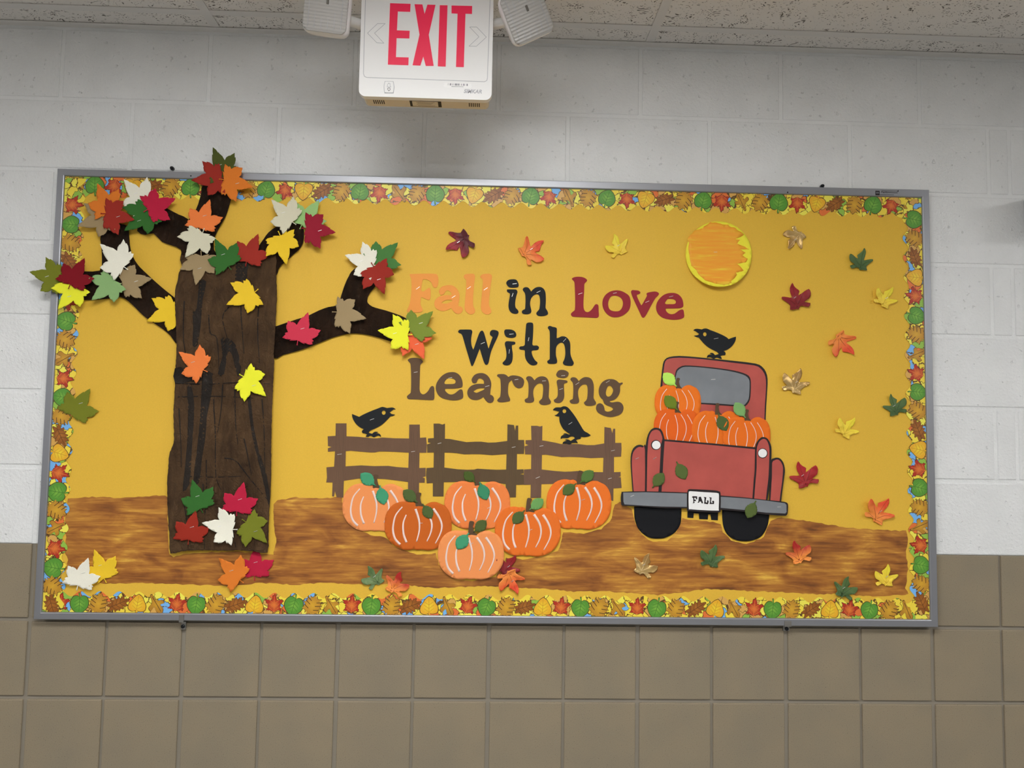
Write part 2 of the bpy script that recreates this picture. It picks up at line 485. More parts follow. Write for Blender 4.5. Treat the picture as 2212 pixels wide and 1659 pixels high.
# ceiling: slab, hung panels, grid bars
ce = box('ceiling', (X0 - 2, -5.1, CEIL + .12), (X1 + 2, .1, CEIL + .2), plain('slab', (120, 116, 108), .9)); tag(ce, 'suspended ceiling of speckled panels in a white grid', kind='structure')
gx = [0.425 + 1.2192 * i for i in range(-2, 4)]
gy = [-0.022] + [-0.0965 - .61 * k for k in range(9)]
lights = [(2, 3), (-1, 3), (5, 3), (2, 6), (-1, 6), (5, 6)]
_pm = {}
for i in range(-1, len(gx)):
    xa = gx[i] if i >= 0 else gx[0] - 1.2192
    for j in range(len(gy) - 1):
        if (i, j) in lights: continue
        ya, yb = gy[j + 1], gy[j]
        key = round(yb - ya, 3)
        if key not in _pm: _pm[key] = box_mesh('panel', 1.2192 - .008, yb - ya - .008 if j else yb - ya + .004, .016, M_CEIL, .0015)
        obj('panel', _pm[key], (xa + .6096, (ya + yb) / 2 + (.002 if j == 0 else 0), CEIL + .0108), ce)
for j, y in enumerate(gy[1:]):
    box('grid_bar', (X0 - 2, y - .012, CEIL), (X1 + 2, y + .012, CEIL + .0022), M_TBAR, ce)
    box('grid_bar', (X0 - 2, y - .001, CEIL + .0022), (X1 + 2, y + .001, CEIL + .035), M_TBAR, ce)
_gb = box_mesh('grid_bar', .024, 4.95, .0022, M_TBAR)
for x in gx: obj('grid_bar', _gb, (x, -2.5, CEIL + .0008), ce)
tr = box('trim_1', (X0 - 2, -.022, CEIL - .0006), (X1 + 2, .0045, CEIL + .0012), M_TBAR); tag(tr, 'white angle trim where the wall meets the ceiling', kind='structure')
box('trim_leg', (X0 - 2, .001, CEIL), (X1 + 2, .0045, CEIL + .03), M_TBAR, tr)

M_LENS = emis('lit_lens', LIGHT_COL, LIGHT)
for n, (i, j) in enumerate(lights):
    g0 = gx[i] if i >= 0 else gx[0] - 1.2192
    xa, ya = g0 + .012, gy[j + 1] + .012
    xb, yb = g0 + 1.2192 - .012, gy[j] - .012
    L_ = empty('ceiling_light', ((xa + xb) / 2, (ya + yb) / 2, CEIL))
    tag(L_, 'lit ceiling light %s, %s' % ({2: 'straight ahead of the exit sign', -1: 'towards the left end of the hall', 5: 'towards the right end of the hall'}[i], {3: 'row nearest the board', 6: 'row farther from the board'}[j]), 'light', 'ceiling lights of the hall')
    box('lens', (xa + .03, ya + .03, CEIL + .006), (xb - .03, yb - .03, CEIL + .012), M_LENS, L_)
    for lo, hi in (((xa, ya), (xb, ya + .03)), ((xa, yb - .03), (xb, yb)), ((xa, ya + .03), (xa + .03, yb - .03)), ((xb - .03, ya + .03), (xb, yb - .03))):
        box('frame', (lo[0], lo[1], CEIL + .002), (hi[0], hi[1], CEIL + .02), M_TBAR, L_)
    box('housing', (xa, ya, CEIL + .04), (xb, yb, CEIL + .1), M_TBAR, L_)

# ------------------------------------------------------------------ the bulletin board
PB = 0.0180                     # distance of the yellow paper from the wall
OUT = [(124, 364), (2007, 410), (2027, 1355), (72, 1338)]
INN = [(140, 380), (1991, 427), (2009.5, 1338), (90, 1322)]
bx0, bz0 = unp(1050, 1347, .02)
board = empty('bulletin_board', (bx0, -.012, bz0)); tag(board, 'wide aluminium framed bulletin board covered in yellow paper', 'board')
O3 = [unp(*p, .024) for p in OUT]; I3 = [unp(*p, .0225) for p in INN]
for i in range(4):
    j = (i + 1) % 4
    a, b, c, d = O3[i], O3[j], I3[j], I3[i]
    cx, cz = (a[0] + b[0]) / 2, (a[1] + b[1]) / 2
    def lerp(p, q, t): return (p[0] + (q[0] - p[0]) * t, p[1] + (q[1] - p[1]) * t)
    prof = [(0, -.004), (0, -.0228), (.06, -.024), (.84, -.024), (.93, -.0232), (1, -.0205), (1, -.016)]
    vs_, n = [], len(prof)
    for s, e in ((a, d), (b, c)):
        for t_, y in prof:
            q = lerp(s, e, t_); vs_.append((q[0] - cx, y + .014, q[1] - cz))
    f = [(k, k + 1, n + k + 1, n + k) for k in range(n - 1)] + [(n - 1, 0, n, 2 * n - 1), tuple(range(n))[::-1], tuple(range(n, 2 * n))]
    obj('frame_rail', mesh('frame_rail', vs_, f, M_ALU), (cx, -.014, cz), board)
IN2 = [(136, 376), (1995, 423), (2014, 1342), (86, 1326)]
bp = sheet('backing_paper', [IN2], .0165, PB - .0165, M_YELLOW, board)

# brown painted ground, brushed on the paper
G1 = [(147,1078),(200,1073),(262,1076),(330,1071),(358,1070),(363,1075),(362,1120),(366,1196),(374,1203),(396,1197),(450,1193),(516,1192),(560,1196),(590,1199),(597,1170),(590,1120),(592,1090),(600,1080),(640,1074),(690,1076),(738,1074),(742,1100),(760,1135),(800,1155),(836,1162),(850,1180),(900,1198),(940,1195),(948,1220),(975,1246),(1020,1256),(1070,1245),(1088,1225),(1092,1205),(1130,1208),(1180,1200),(1206,1190),(1214,1165),(1216,1150),(1260,1152),(1300,1143),(1322,1120),(1327,1090),(1340,1084),(1352,1092),(1366,1100),(1372,1130),(1386,1156),(1410,1170),(1440,1168),(1462,1150),(1474,1120),(1486,1122),(1510,1125),(1540,1127),(1556,1132),(1562,1150),(1580,1168),(1612,1176),(1650,1160),(1664,1125),(1680,1118),(1720,1122),(1790,1133),(1850,1142),(1910,1145),(1958,1147),(1962,1165),(1957,1190),(1961,1230),(1956,1270),(1962,1284),(1900,1288),(1850,1287),(1830,1281),(1780,1284),(1740,1283),(1690,1279),(1600,1276),(1530,1272),(1480,1279),(1420,1285),(1370,1282),(1310,1277),(1240,1278),(1180,1272),(1120,1270),(1040,1266),(940,1270),(860,1262),(760,1262),(700,1259),(640,1263),(560,1259),(500,1266),(440,1264),(380,1262),(300,1259),(230,1261),(150,1255),(143,1238),(146,1210),(139,1190),(143,1160),(138,1135),(144,1105)]
def jag(pts, amp, step):
    out = []; k = len(pts)
    for i in range(k):
        a, b = pts[i], pts[(i + 1) % k]; L = math.hypot(b[0]-a[0], b[1]-a[1]); n = max(1, int(L / step))
        for j in range(n):
            t = j / n
            out.append((a[0] + (b[0]-a[0])*t + random.uniform(-amp, amp), a[1] + (b[1]-a[1])*t + random.uniform(-amp, amp)))
    return out
gp = sheet('painted_ground', [jag(G1, 1.3, 7)], PB, .0002, M_PAINT, bp)
# mounting hardware
def disc(name, px, py, d, r, th, mat, parent, n=16):
    x, z = unp(px, py, d)
    vs_ = []
    for y, k in ((0, 1.0), (-th * .6, 1.0), (-th, .6)):
        vs_ += [(r * k * math.cos(2*math.pi*i/n), y, r * k * math.sin(2*math.pi*i/n)) for i in range(n)]
    f = [tuple(range(n))[::-1], tuple(range(2 * n, 3 * n))]
    for q in (0, n): f += [(q + i, q + (i + 1) % n, q + n + (i + 1) % n, q + n + i) for i in range(n)]
    return obj(name, mesh(name, vs_, f, mat), (x, -d, z), parent)
def pxbox(name, p0, p1, d0, d1, mat, parent, bev=0.0):
    a = unp(p0[0], p1[1], d1); b = unp(p1[0], p0[1], d1)
    return box(name, (a[0], -d1, a[1]), (b[0], -d0, b[1]), mat, parent, bev)
for pl, tb, sc in (((386, 1328, 397, 1345), (391, 1343, 401.5, 1360), (395.5, 1353)), ((1695, 1342, 1710, 1354), (1692, 1352, 1705.5, 1363), (1699, 1358))):
    cl = pxbox('clip', pl[:2], pl[2:], .0236, .0262, M_STEEL, board, .0004)
    pxbox('clip_tab', tb[:2], tb[2:], .0, .006, M_STEEL, cl, .0004)
    disc('screw', sc[0], sc[1], .006, .0052, .004, M_DARKSTEEL, cl)
for p in ((373.3, 365), (1774.5, 403.5)):
    disc('screw', p[0], p[1], .001, .0055, .012, M_DARKSTEEL, board)
for p in ((412.3, 380), (1701.5, 415.5)):
    disc('screw_hole', p[0], p[1], .0241, .0021, .0003, M_INK, board, 10)

def text_mesh(name, s, size, mat, ext=0.0004, shear=0.0, bold=0.0):
    cu = bpy.data.curves.new(name, 'FONT'); cu.body = s; cu.size = size; cu.extrude = ext; cu.align_x = 'CENTER'; cu.align_y = 'CENTER'; cu.shear = shear; cu.offset = bold
    o = bpy.data.objects.new(name, cu); C.objects.link(o)
    dg = bpy.context.evaluated_depsgraph_get(); dg.update()
    me = bpy.data.meshes.new_from_object(o.evaluated_get(dg)); bpy.data.objects.remove(o); bpy.data.curves.remove(cu)
    me.transform(Matrix.Rotation(math.pi / 2, 4, 'X')); me.materials.clear(); me.materials.append(mat); me.name = name
    return me
lb = sheet('maker_label', [[(1891, 412), (1900, 412.2), (1900, 421.8), (1891, 421.6)]], .0241, .0002, M_INK, board)
x, z = unp(1911, 415.7, .0243); o = obj('label_text', text_mesh('label_text', 'Best-Rite', .0055, M_INK, .0001, .2, .0002), (x, -.0244, z), lb); o.rotation_euler.y = .024
for a in ([(1904, 411.8), (1938, 412.6), (1941, 410.6), (1941, 414.2), (1937, 413.4), (1904, 412.8)], [(1900, 420), (1931, 420.6), (1931, 421.4), (1900, 420.9)], [(1918.5, 415.3), (1939, 415.8), (1939, 417), (1918.5, 416.5)]):
    sheet('label_line', [a], .0241, .0002, M_INK, lb)
x, z = unp(1895.6, 416.6, .0243); o = obj('label_text', text_mesh('label_text', 'BR', .0075, M_ALU, .0001), (x, -.02445, z), lb)

# ------------------------------------------------------------------ scalloped border strips with printed leaves
def polar(fn, n=90):
    return [(fn(2*math.pi*i/n) * math.sin(2*math.pi*i/n), fn(2*math.pi*i/n) * math.cos(2*math.pi*i/n)) for i in range(n)]
def maple_r(a):
    a = (a + math.pi) % (2 * math.pi) - math.pi
    best = .56
    for c, l, w_ in ((0, 1.0, .38), (1.05, .95, .36), (-1.05, .95, .36), (2.15, .8, .3), (-2.15, .8, .3)):
        d = abs(a - c)
        if d < w_: best = max(best, max(.56, .5 + (l - .5) * (1 - d / w_) ** .7))
    return best * (1 + .07 * math.sin(a * 23))
P_MAPLE = polar(maple_r, 120)
P_HEART = smooth([(0, 1.0, 1), (.45, .78), (.85, .3), (.92, -.2), (.62, -.72), (.2, -.78), (.03, -.62, 1), (.16, -1.0), (.02, -1.05), (-.06, -.64, 1), (-.3, -.8), (-.72, -.66), (-.92, -.1), (-.8, .38), (-.4, .8)], 3)
P_OAK = polar(lambda a: (.98 if abs(math.cos(a)) > .5 else .88) * (1 + .13 * math.cos(a * 9 + .4)) if abs(math.sin(a * 4.5)) > .22 else .78, 120)
def oak2(a):
    r = .95 / math.sqrt((math.cos(a) / 1.0) ** 2 + (math.sin(a) / .58) ** 2)
    return r * (.86 + .15 * math.cos(a * 11))
P_BROWN = polar(oak2, 120)
P_ASPEN = smooth([(0, 1.0, 1), (.35, .8), (.62, .4), (.9, -.1), (.8, -.6), (.3, -.72), (.1, -.62, 1), (.1, -1.02), (-.02, -1.02), (-.06, -.62, 1), (-.4, -.78), (-.85, -.55), (-.85, -.05), (-.55, .45), (-.3, .78)], 3)
P_THIN = smooth([(0, 1.0, 1), (.35, .6), (.3, .1), (.75, .25), (.8, -.1), (.3, -.35), (.12, -.95), (-.1, -.95), (-.15, -.3), (-.6, -.1), (-.65, .25), (-.25, .2), (-.3, .65)], 3)
M_VEIN = plain('print_outline', (72, 44, 20), .45)
KINDS = {
    'maple': (P_MAPLE, 0.0291, m_radial('print_red_leaf', (222, 132, 52), (168, 44, 26), .004, .022), plain('print_vein_red', (214, 110, 50), .45)),
    'green': (P_HEART, 0.0268, m_radial('print_green_leaf', (126, 178, 66), (82, 142, 48), .003, .024), plain('print_vein_green', (58, 112, 34), .45)),
    'oak': (P_OAK, 0.0256, m_radial('print_gold_leaf', (206, 160, 44), (184, 134, 40), .003, .024), M_VEIN),
    'brown': (P_BROWN, 0.0325, m_radial('print_brown_leaf', (168, 106, 36), (138, 80, 24), .003, .024), plain('print_vein_brown', (100, 58, 18), .45)),
    'aspen': (P_ASPEN, 0.0268, m_radial('print_yellow_leaf', (244, 208, 52), (222, 166, 38), .003, .026), plain('print_vein_yellow', (196, 140, 34), .45)),
    'thin': (P_THIN, 0.0279, m_radial('print_ochre_leaf', (200, 152, 42), (172, 122, 36), .003, .024), M_VEIN),
}
_lp = {}
def print_mesh(kind):
    if kind in _lp: return _lp[kind]
    shape, r, mf, mv = KINDS[kind]
    V, Fc, mi = [], [], []
    def layer(loop, y, idx):
        v, t_ = tri([loop])
        n = len(V); V.extend((p[0], y, p[1]) for p in v)
        for f in t_:
            a, b, c = f
            if (v[b][0]-v[a][0])*(v[c][1]-v[a][1]) - (v[c][0]-v[a][0])*(v[b][1]-v[a][1]) < 0: b, c = c, b
            Fc.append((n + a, n + b, n + c)); mi.append(idx)
    big = []
    k = len(shape)
    for i in range(k):
        a, b = shape[i - 1], shape[(i + 1) % k]; dx, dy = b[0]-a[0], b[1]-a[1]; l = math.hypot(dx, dy) or 1
        p = shape[i]; s = 1.07
        big.append((p[0] * r * s, p[1] * r * s))
    layer(big, 0, 0)
    layer([(p[0] * r, p[1] * r) for p in shape], -.00012, 1)
    vein = []
    if kind == 'oak':
        for s in (-1, 1):
            for q in (.55, .15, -.3): vein.append(([(s * .85, q + .12), (s * .28, q - .12)], .07))
    elif kind == 'thin': vein.append(([(0, .8), (0, -.8)], .05))
    else:
        vein.append(([(0, .82), (0, -.7)], .05))
        for s in (-1, 1):
            for q in (.3, -.05, -.4): vein.append(([(0, q - .15), (s * .5, q + .2)], .04))
    for path, w_ in vein:
        layer([(p[0] * r, p[1] * r) for p in ribbon(path, w_)], -.00022, 2)
    me = mesh('printed_leaf', V, Fc, [M_VEIN, mf, mv])
    for i, p in enumerate(me.polygons): p.material_index = mi[i]
    _lp[kind] = me
    return me

def strip(label, A, B, inward, w0, amp, per, seq, first, step, base_ang, d):
    """A -> B along the frame (pixels), inward unit direction"""
    L = math.hypot(B[0]-A[0], B[1]-A[1]); ux, uy = (B[0]-A[0]) / L, (B[1]-A[1]) / L
    edge = [A, B]; n = int(L / 4)
    for i in range(n, -1, -1):
        s = L * i / n
        o_ = w0 + amp * math.cos(2 * math.pi * s / per)
        edge.append((A[0] + ux * s + inward[0] * o_, A[1] + uy * s + inward[1] * o_))
    o = sheet('border_strip', [edge], d, .0004, M_BORDER, None)
    tag(o, label, 'border', 'scalloped leaf border strips')
    s = first; k = 0
    while s < L - 14:
        kd = seq[k % len(seq)]
        dep = w0 * .47
        px, py = A[0] + ux * s + inward[0] * dep, A[1] + uy * s + inward[1] * dep
        x_, z_ = unp(px, py, d)
        q = obj('printed_leaf', print_mesh(kd), (x_, -d - .00052 - .00001 * (k % 3), z_), o)
        a = base_ang + {'maple': 10, 'green': 190, 'oak': 25, 'brown': 62, 'aspen': 8, 'thin': 150}[kd] + random.uniform(-12, 12)
        q.rotation_euler.y = math.radians(a); sc_ = random.uniform(.93, 1.03); q.scale = (sc_, 1, sc_)
        s += step * random.uniform(.95, 1.05); k += 1
    return o
SB = ['maple', 'green', 'oak', 'brown', 'aspen', 'maple', 'green', 'oak', 'thin']
strip('scalloped leaf border along the top of the board', (140, 381), (1991, 428), (-.02, 1), 38, 6, 42, ['oak', 'green', 'maple', 'aspen', 'brown', 'oak', 'green', 'maple', 'thin'], 26, 41.3, 180, PB + .0006)
strip('scalloped leaf border along the bottom of the board', (90, 1322), (2009, 1338), (0, -1), 40, 6, 42, ['maple', 'green', 'oak', 'brown', 'aspen', 'thin', 'maple', 'green', 'oak', 'brown', 'aspen', 'maple', 'green', 'oak', 'thin'], 40, 41.3, 0, PB + .0006)
strip('scalloped leaf border down the left side beside the tree', (139, 384), (91, 1320), (1, .05), 42, 6, 42, SB, 58, 41.5, 90, PB + .0011)
strip('scalloped leaf border down the right side beyond the truck', (1991, 430), (2009, 1336), (-1, .02), 37, 6, 42, SB[1:] + SB[:1], 44, 41.5, -90, PB + .0011)

# ------------------------------------------------------------------ staples
def staple(p0, p1, d, parent, mat=None):
    a, b = unp(*p0, d), unp(*p1, d)
    L = math.hypot(b[0]-a[0], b[1]-a[1])
    key = round(L, 3)
    me = _bc.setdefault(('staple', key), box_mesh('staple', L, .0006, .0011, M_STAPLE, .0002))
    o = obj('staple', me, ((a[0]+b[0])/2, -d - .0003, (a[1]+b[1])/2), parent)
    o.rotation_euler.y = -math.atan2(b[1]-a[1], b[0]-a[0])
    return o

# ------------------------------------------------------------------ the tree
def wrinkle(amp, fx, fz, seed):
    def f(x, z):
        q = Vector((x * fx, seed, z * fz))
        r = 1 - abs(noise.noise(q)) * 2
        s = 1 - abs(noise.noise(Vector((x * fx * 2.3, seed + 9, z * fz * 2.6)))) * 2
        return amp * (.45 + .35 * r + .2 * s + .25 * noise.noise(Vector((x * 9, seed, z * 9))))
    return f
tb = unp(475, 1192, PB)
tree = empty('paper_tree', (tb[0], -PB, tb[1])); tag(tree, 'crumpled brown paper tree trunk with dark bare limbs', 'tree')
TRUNK = [(393,552),(395,575),(389,590),(384,612),(380,634),(381,660),(382,690),(384,740),(383,775),(380.5,824),(379,860),(377,895),(378,951),(373,968),(367.5,985),(366,1010),(364,1042),(364,1090),(366,1139),(369,1170),(371,1195),(395,1190),(420,1188),(450,1188),(485,1189),(516,1188),(550,1190),(579,1193),(581,1160),(582,1139),(585,1080),(587,1025),(588,960),(589,895),(591,840),(594,781),(593,765),(596,720),(598,674),(600,640),(599,618),(597,580),(596.5,552),(560,556),(510,553),(450,556)]
LIMBS = [
 [(390,745),(370,726),(354,712),(332,697),(311,682),(295,666),(280,652),(262,642),(240,645),(222,647),(181,649),(150,644),(146,615),(155,592),(184,587),(217,585),(222,560),(220,530),(219,508),(232,490),(258,484),(278,490),(280,502),(281,520),(283,538),(289,556),(298,571),(312,586),(328,601),(355,625),(379,644),(392,660)],
 [(298,500),(302,470),(318,446),(342,440),(364,452),(387,464),(407,474),(420,500),(446,562),(400,566),(392,540),(370,530),(351,523),(333,505),(315,508)],
 [(440,398),(436,418),(432,431),(424,455),(408,476),(402,505),(396,535),(398,566),(474,566),(463,540),(465,513),(478,488),(488,470),(495,450),(500,434),(506,420),(508,398),(470,386)],
 [(545,570),(552,545),(561,531),(571,516),(581,503),(598,490),(616,483),(634,480),(650,486),(657,500),(655,526),(646,540),(637,548),(622,562),(609,573),(602,584),(599,594),(585,605),(550,605)],
 [(588,708),(598,705),(620,697),(642,690),(665,683),(690,671),(710,664),(728,660),(734,650),(738,638),(743,622),(749,607),(754,597),(760,587),(775,578),(800,590),(812,612),(811,620),(803,629),(797,638),(794,647),(795,655),(805,663),(818,667),(833,671),(854,678),(872,685),(890,697),(892,715),(880,738),(860,742),(842,737),(826,732),(811,727.5),(785,722),(760,720.5),(740,724),(718,730),(698,738),(676,747),(655,755),(634,761),(612,767),(590,773)],
]
for i, L in enumerate(LIMBS):
    lim = sheet('limb', [smooth(L, 2)], PB + .001 + .0006 * (i % 2), .0006, M_LIMB, tree, wrinkle(.0048, 38, 34, 3.3 + i), .0075)
trunk = sheet('trunk', [jag(smooth(TRUNK, 2), .5, 4)], PB + .0075, .0006, M_BARK, tree, wrinkle(.0085, 34, 7, 1.7), .006)
SZ = lambda pts: Z(60, 700, 3.073, pts)
def strip_on_trunk(nm, px, mat):
    dd = PB + .0079; tl = wloc(trunk); wr = wrinkle(.0085, 34, 7, 1.7)
    L = [unp(p[0], p[1], dd) for p in px]
    me = solid(nm, [L], .0004, mat, lambda x, z: wr(x, z), .006, tl.x, tl.z)
    return obj(nm, me, (tl.x, -dd, tl.z), trunk)
STRIPS = [
 SZ([(1065,420),(1095,420),(1112,560),(1100,760),(1092,900),(1082,1060),(1035,1110),(1045,1000),(1062,800),(1068,600)]),
 SZ([(1170,330),(1236,330),(1222,480),(1197,620),(1186,760),(1162,900),(1142,1050),(1105,1050),(1128,850),(1150,640),(1160,450)]),
 SZ([(1102,-80),(1148,-90),(1142,40),(1136,140),(1100,145),(1104,20)]),
 SZ([(1285,105),(1330,95),(1385,140),(1422,290),(1402,352),(1380,280),(1358,200),(1332,192),(1310,332),(1268,332),(1298,215)]),
 SZ([(1462,480),(1482,480),(1500,640),(1530,800),(1590,1000),(1612,1180),(1600,1190),(1560,1010),(1512,820),(1480,650)]),
 SZ([(985,295),(1060,292),(1180,300),(1175,372),(1080,385),(985,398)]),
 Z(60, 310, 3.95, [(1790,1010),(1890,1005),(1880,1090),(1868,1175),(1778,1165),(1784,1090)]),
 Z(60, 310, 3.95, [(1470,1180),(1530,1180),(1500,1330),(1490,1480),(1470,1659),(1420,1659),(1440,1480),(1458,1320)]),
]
for i, s in enumerate(STRIPS):
    strip_on_trunk('bark_strip', smooth(s, 2), M_STRIP)
CREASE_SHADES = [[(1240,500),(1250,700),(1255,1000),(1290,1100)], [(1300,400),(1290,560),(1265,720)], [(1440,760),(1470,900),(1490,1000)], [(1400,920),(1500,1050),(1610,1180)], [(1190,900),(1192,1090)], [(1310,890),(1370,900),(1420,940)], [(1010,560),(1020,760),(1025,950)], [(1205,-60),(1215,60),(1262,100),(1275,300)], [(1340,-110),(1300,-40),(1330,100)], [(1420,-120),(1425,0),(1440,200)], [(1045,-150),(1040,60),(1060,260)], [(1540,-150),(1530,60),(1545,260)], [(1560,500),(1575,760),(1580,980)], [(1380,420),(1385,640),(1400,800)], [(1170,1060),(1185,1250),(1180,1490)], [(1380,1200),(1370,1330),(1385,1480)], [(1040,1180),(1060,1300),(1050,1440)], [(1000,395),(1200,400),(1400,390),(1610,398)], [(1000,485),(1250,480),(1500,492)], [(1060,1010),(1250,1015),(1450,1008)]]
for cr in CREASE_SHADES:
    strip_on_trunk('crease_shade', SZ(ribbon(curve(cr, 4), 9, 4)), M_STRIP)  # dark ribbons: shade in the crumpled paper's creases, put into colour

# ------------------------------------------------------------------ die-cut paper maple leaves
LEAF = [(700,395),(760,348),(795,330),(775,305),(755,330),(690,378),(685,340),(665,260),(640,215),(625,245),(605,190),(565,120),(510,85),(485,130),(440,120),(442,185),(380,155),(310,140),(245,148),(250,168),(145,175),(185,235),(220,285),(215,300),(255,365),(325,403),(240,460),(190,530),(155,560),(172,562),(110,612),(65,685),(150,690),(228,680),(225,697),(340,690),(410,675),(465,658),(460,720),(485,785),(502,783),(515,830),(540,872),(620,818),(632,827),(690,770),(722,680),(760,705),(797,710),(795,682),(905,680),(880,620),(840,560),(790,515),(838,517),(760,445)]
LB, LT = (695, 385), (65, 685)
_e = Vector((LT[0]-LB[0], LT[1]-LB[1])); _el = _e.length
LEAFN = []
for p in LEAF:
    q = Vector((p[0]-LB[0], p[1]-LB[1]))
    LEAFN.append((q.dot(_e) / _el / _el, (q.x * _e.y - q.y * _e.x) / _el / _el))   # along, across
COL = dict(olive=(112,118,34), forest=(50,100,42), dkolive=(76,84,36), maroon=(122,16,28), brick=(148,44,34), crimson=(176,30,60), orange=(212,118,42), salmon=(244,122,62), white=(228,225,210), cream=(206,202,178), tan=(152,132,98), sage=(134,170,112), gold=(244,190,46), lemon=(250,232,52), rose=(196,54,76), coral=(232,100,62), rust=(146,42,28), mint=(150,190,122), wine=(144,30,48), leafgreen=(72,120,62), moss=(118,134,52))
R4 = lambda *p: [(60 + a[0] / 3.95, 310 + a[1] / 3.95) for a in p]
R5 = lambda *p: [(340 + a[0] / 3.568, 380 + a[1] / 3.568) for a in p]
R6 = lambda *p: [(60 + a[0] / 3.073, 700 + a[1] / 3.073) for a in p]
RT = lambda *p: [(370 + a[0] / 5.522, 1030 + a[1] / 5.522) for a in p]
RB = lambda *p: [(60 + a[0] / 3.16, 1140 + a[1] / 3.16) for a in p]
# stem base, tip, colour, layer, label
LEAVES = [
 (R4((1670,262),(1595,60)), 'dkolive', 1, 'dark olive paper leaf, topmost on the tree, above the frame'),
 (R4((1650,300),(1405,320)), 'brick', 2, 'brick red paper leaf over the top frame at the trunk limb'),
 (R4((1675,310),(1925,375)), 'orange', 3, 'orange paper leaf over the top frame at the trunk limb'),
 (R4((690,575),(605,355)), 'orange', 2, 'orange paper leaf in the upper left leaf cluster'),
 (R4((1000,520),(825,310)), 'white', 1, 'cream white paper leaf over the top border at upper left'),
 (R4((1035,562),(1262,475)), 'crimson', 3, 'crimson paper leaf in the upper left leaf cluster'),
 (R4((1050,575),(830,755)), 'forest', 2, 'forest green paper leaf in the upper left leaf cluster'),
 (R4((690,620),(435,710)), 'tan', 1, 'tan paper leaf at the left of the upper left cluster'),
 (R4((690,605),(897,650)), 'brick', 3, 'brick red paper leaf between tan and green in upper left cluster'),
 (R4((825,1055),(625,860)), 'white', 3, 'bright white paper leaf on the left limb'),
 (R4((270,1160),(28,1100)), 'olive', 1, 'olive green paper leaf hanging past the left frame onto the wall'),
 (R4((372,1195),(490,990)), 'maroon', 3, 'dark maroon paper leaf at the end of the left limb'),
 (R4((420,1215),(270,1415)), 'lemon', 2, 'bright yellow paper leaf at the end of the left limb'),
 (R4((745,1170),(555,1342)), 'sage', 2, 'sage green paper leaf on the left limb below the white leaf'),
 (R4((815,1190),(1062,1155)), 'tan', 1, 'brown tan paper leaf on the left limb beside the sage leaf'),
 (R4((1270,1415),(1015,1520)), 'gold', 0, 'golden yellow paper leaf tucked behind the left trunk edge'),
 (R4((1475,715),(1555,485)), 'salmon', 2, 'salmon orange paper leaf on the upright limb'),
 (R4((1490,770),(1355,972)), 'cream', 2, 'pale cream paper leaf where the limbs meet the trunk'),
 (R4((1715,1045),(1605,820)), 'forest', 3, 'green paper leaf across the top of the trunk'),
 (R4((1870,1008),(1970,775)), 'brick', 2, 'brick red paper leaf at the top right of the trunk'),
 (R4((1480,985),(1445,1190)), 'tan', 1, 'tan paper leaf at the top left of the trunk'),
 ([(550.7,631.4),(491.1,659.7)], 'gold', 2, 'golden yellow paper leaf on the upper trunk'),
 (R5((1040,355),(885,190)), 'cream', 3, 'cream paper leaf at the end of the right upright limb'),
 (R5((1115,378),(1250,190)), 'mint', 1, 'pale mint green paper leaf behind the cream leaf'),
 (R5((1150,405),(1377,440)), 'wine', 2, 'wine red paper leaf at the end of the right upright limb'),
 (R5((950,465),(1000,687)), 'gold', 3, 'golden yellow paper leaf on the right upright limb'),
 (R5((1655,685),(1455,615)), 'white', 2, 'white paper leaf at the tip of the right fork'),
 (R5((1685,678),(1857,518)), 'leafgreen', 1, 'green paper leaf at the tip of the right fork'),
 (R5((1672,708),(1752,912)), 'brick', 3, 'brick red paper leaf at the tip of the right fork'),
 (R5((1385,1050),(1612,1100)), 'tan', 2, 'tan paper leaf on the right limb at its fork'),
 (R5((1088,1258),(1160,1062)), 'rose', 2, 'rose red paper leaf on the right limb near the trunk'),
 (R5((1922,1225),(1708,1195)), 'lemon', 3, 'bright yellow paper leaf at the end of the right limb'),
 (R5((1960,1200),(2122,1048)), 'moss', 2, 'moss green paper leaf beside the letter F'),
 (R5((1962,1222),(2052,1402)), 'coral', 1, 'coral red paper leaf at the end of the right limb above Learning'),
 (R5((352,1492),(173,1360)), 'salmon', 2, 'salmon orange paper leaf on the middle of the trunk'),
 (R6((1437,352),(1582,477)), 'lemon', 2, 'bright yellow paper leaf on the right edge of the trunk'),
 (R6((295,605),(421,428)), 'olive', 2, 'olive green paper leaf on the left border, alone'),
 (RT((350,362),(260,48)), 'forest', 2, 'green paper leaf at the foot of the trunk'),
 (RT((792,378),(862,92)), 'crimson', 2, 'crimson paper leaf on the foot of the trunk'),
 (RT((210,738),(292,413)), 'rust', 2, 'rust red paper leaf at the bottom left corner of the trunk'),
 (RT((737,625),(378,545)), 'white', 3, 'cream white paper leaf at the foot of the trunk'),
 (RT((900,545),(1142,782)), 'olive', 2, 'olive green paper leaf at the bottom right corner of the trunk'),
 (RB((345,392),(420,203)), 'white', 3, 'white paper leaf at the lower left corner of the board'),
 (RB((525,345),(460,145)), 'gold', 2, 'golden yellow paper leaf beside the white one at lower left'),
 (RB((1440,345),(1318,215)), 'orange', 3, 'orange paper leaf on the ground below the trunk'),
 (RB((1548,325),(1565,123)), 'crimson', 2, 'crimson paper leaf on the ground below the trunk'),
]
LSTAP = {3: 0, 18: ((1683,965),(1705,978)), 19: ((1905,918),(1925,928))}
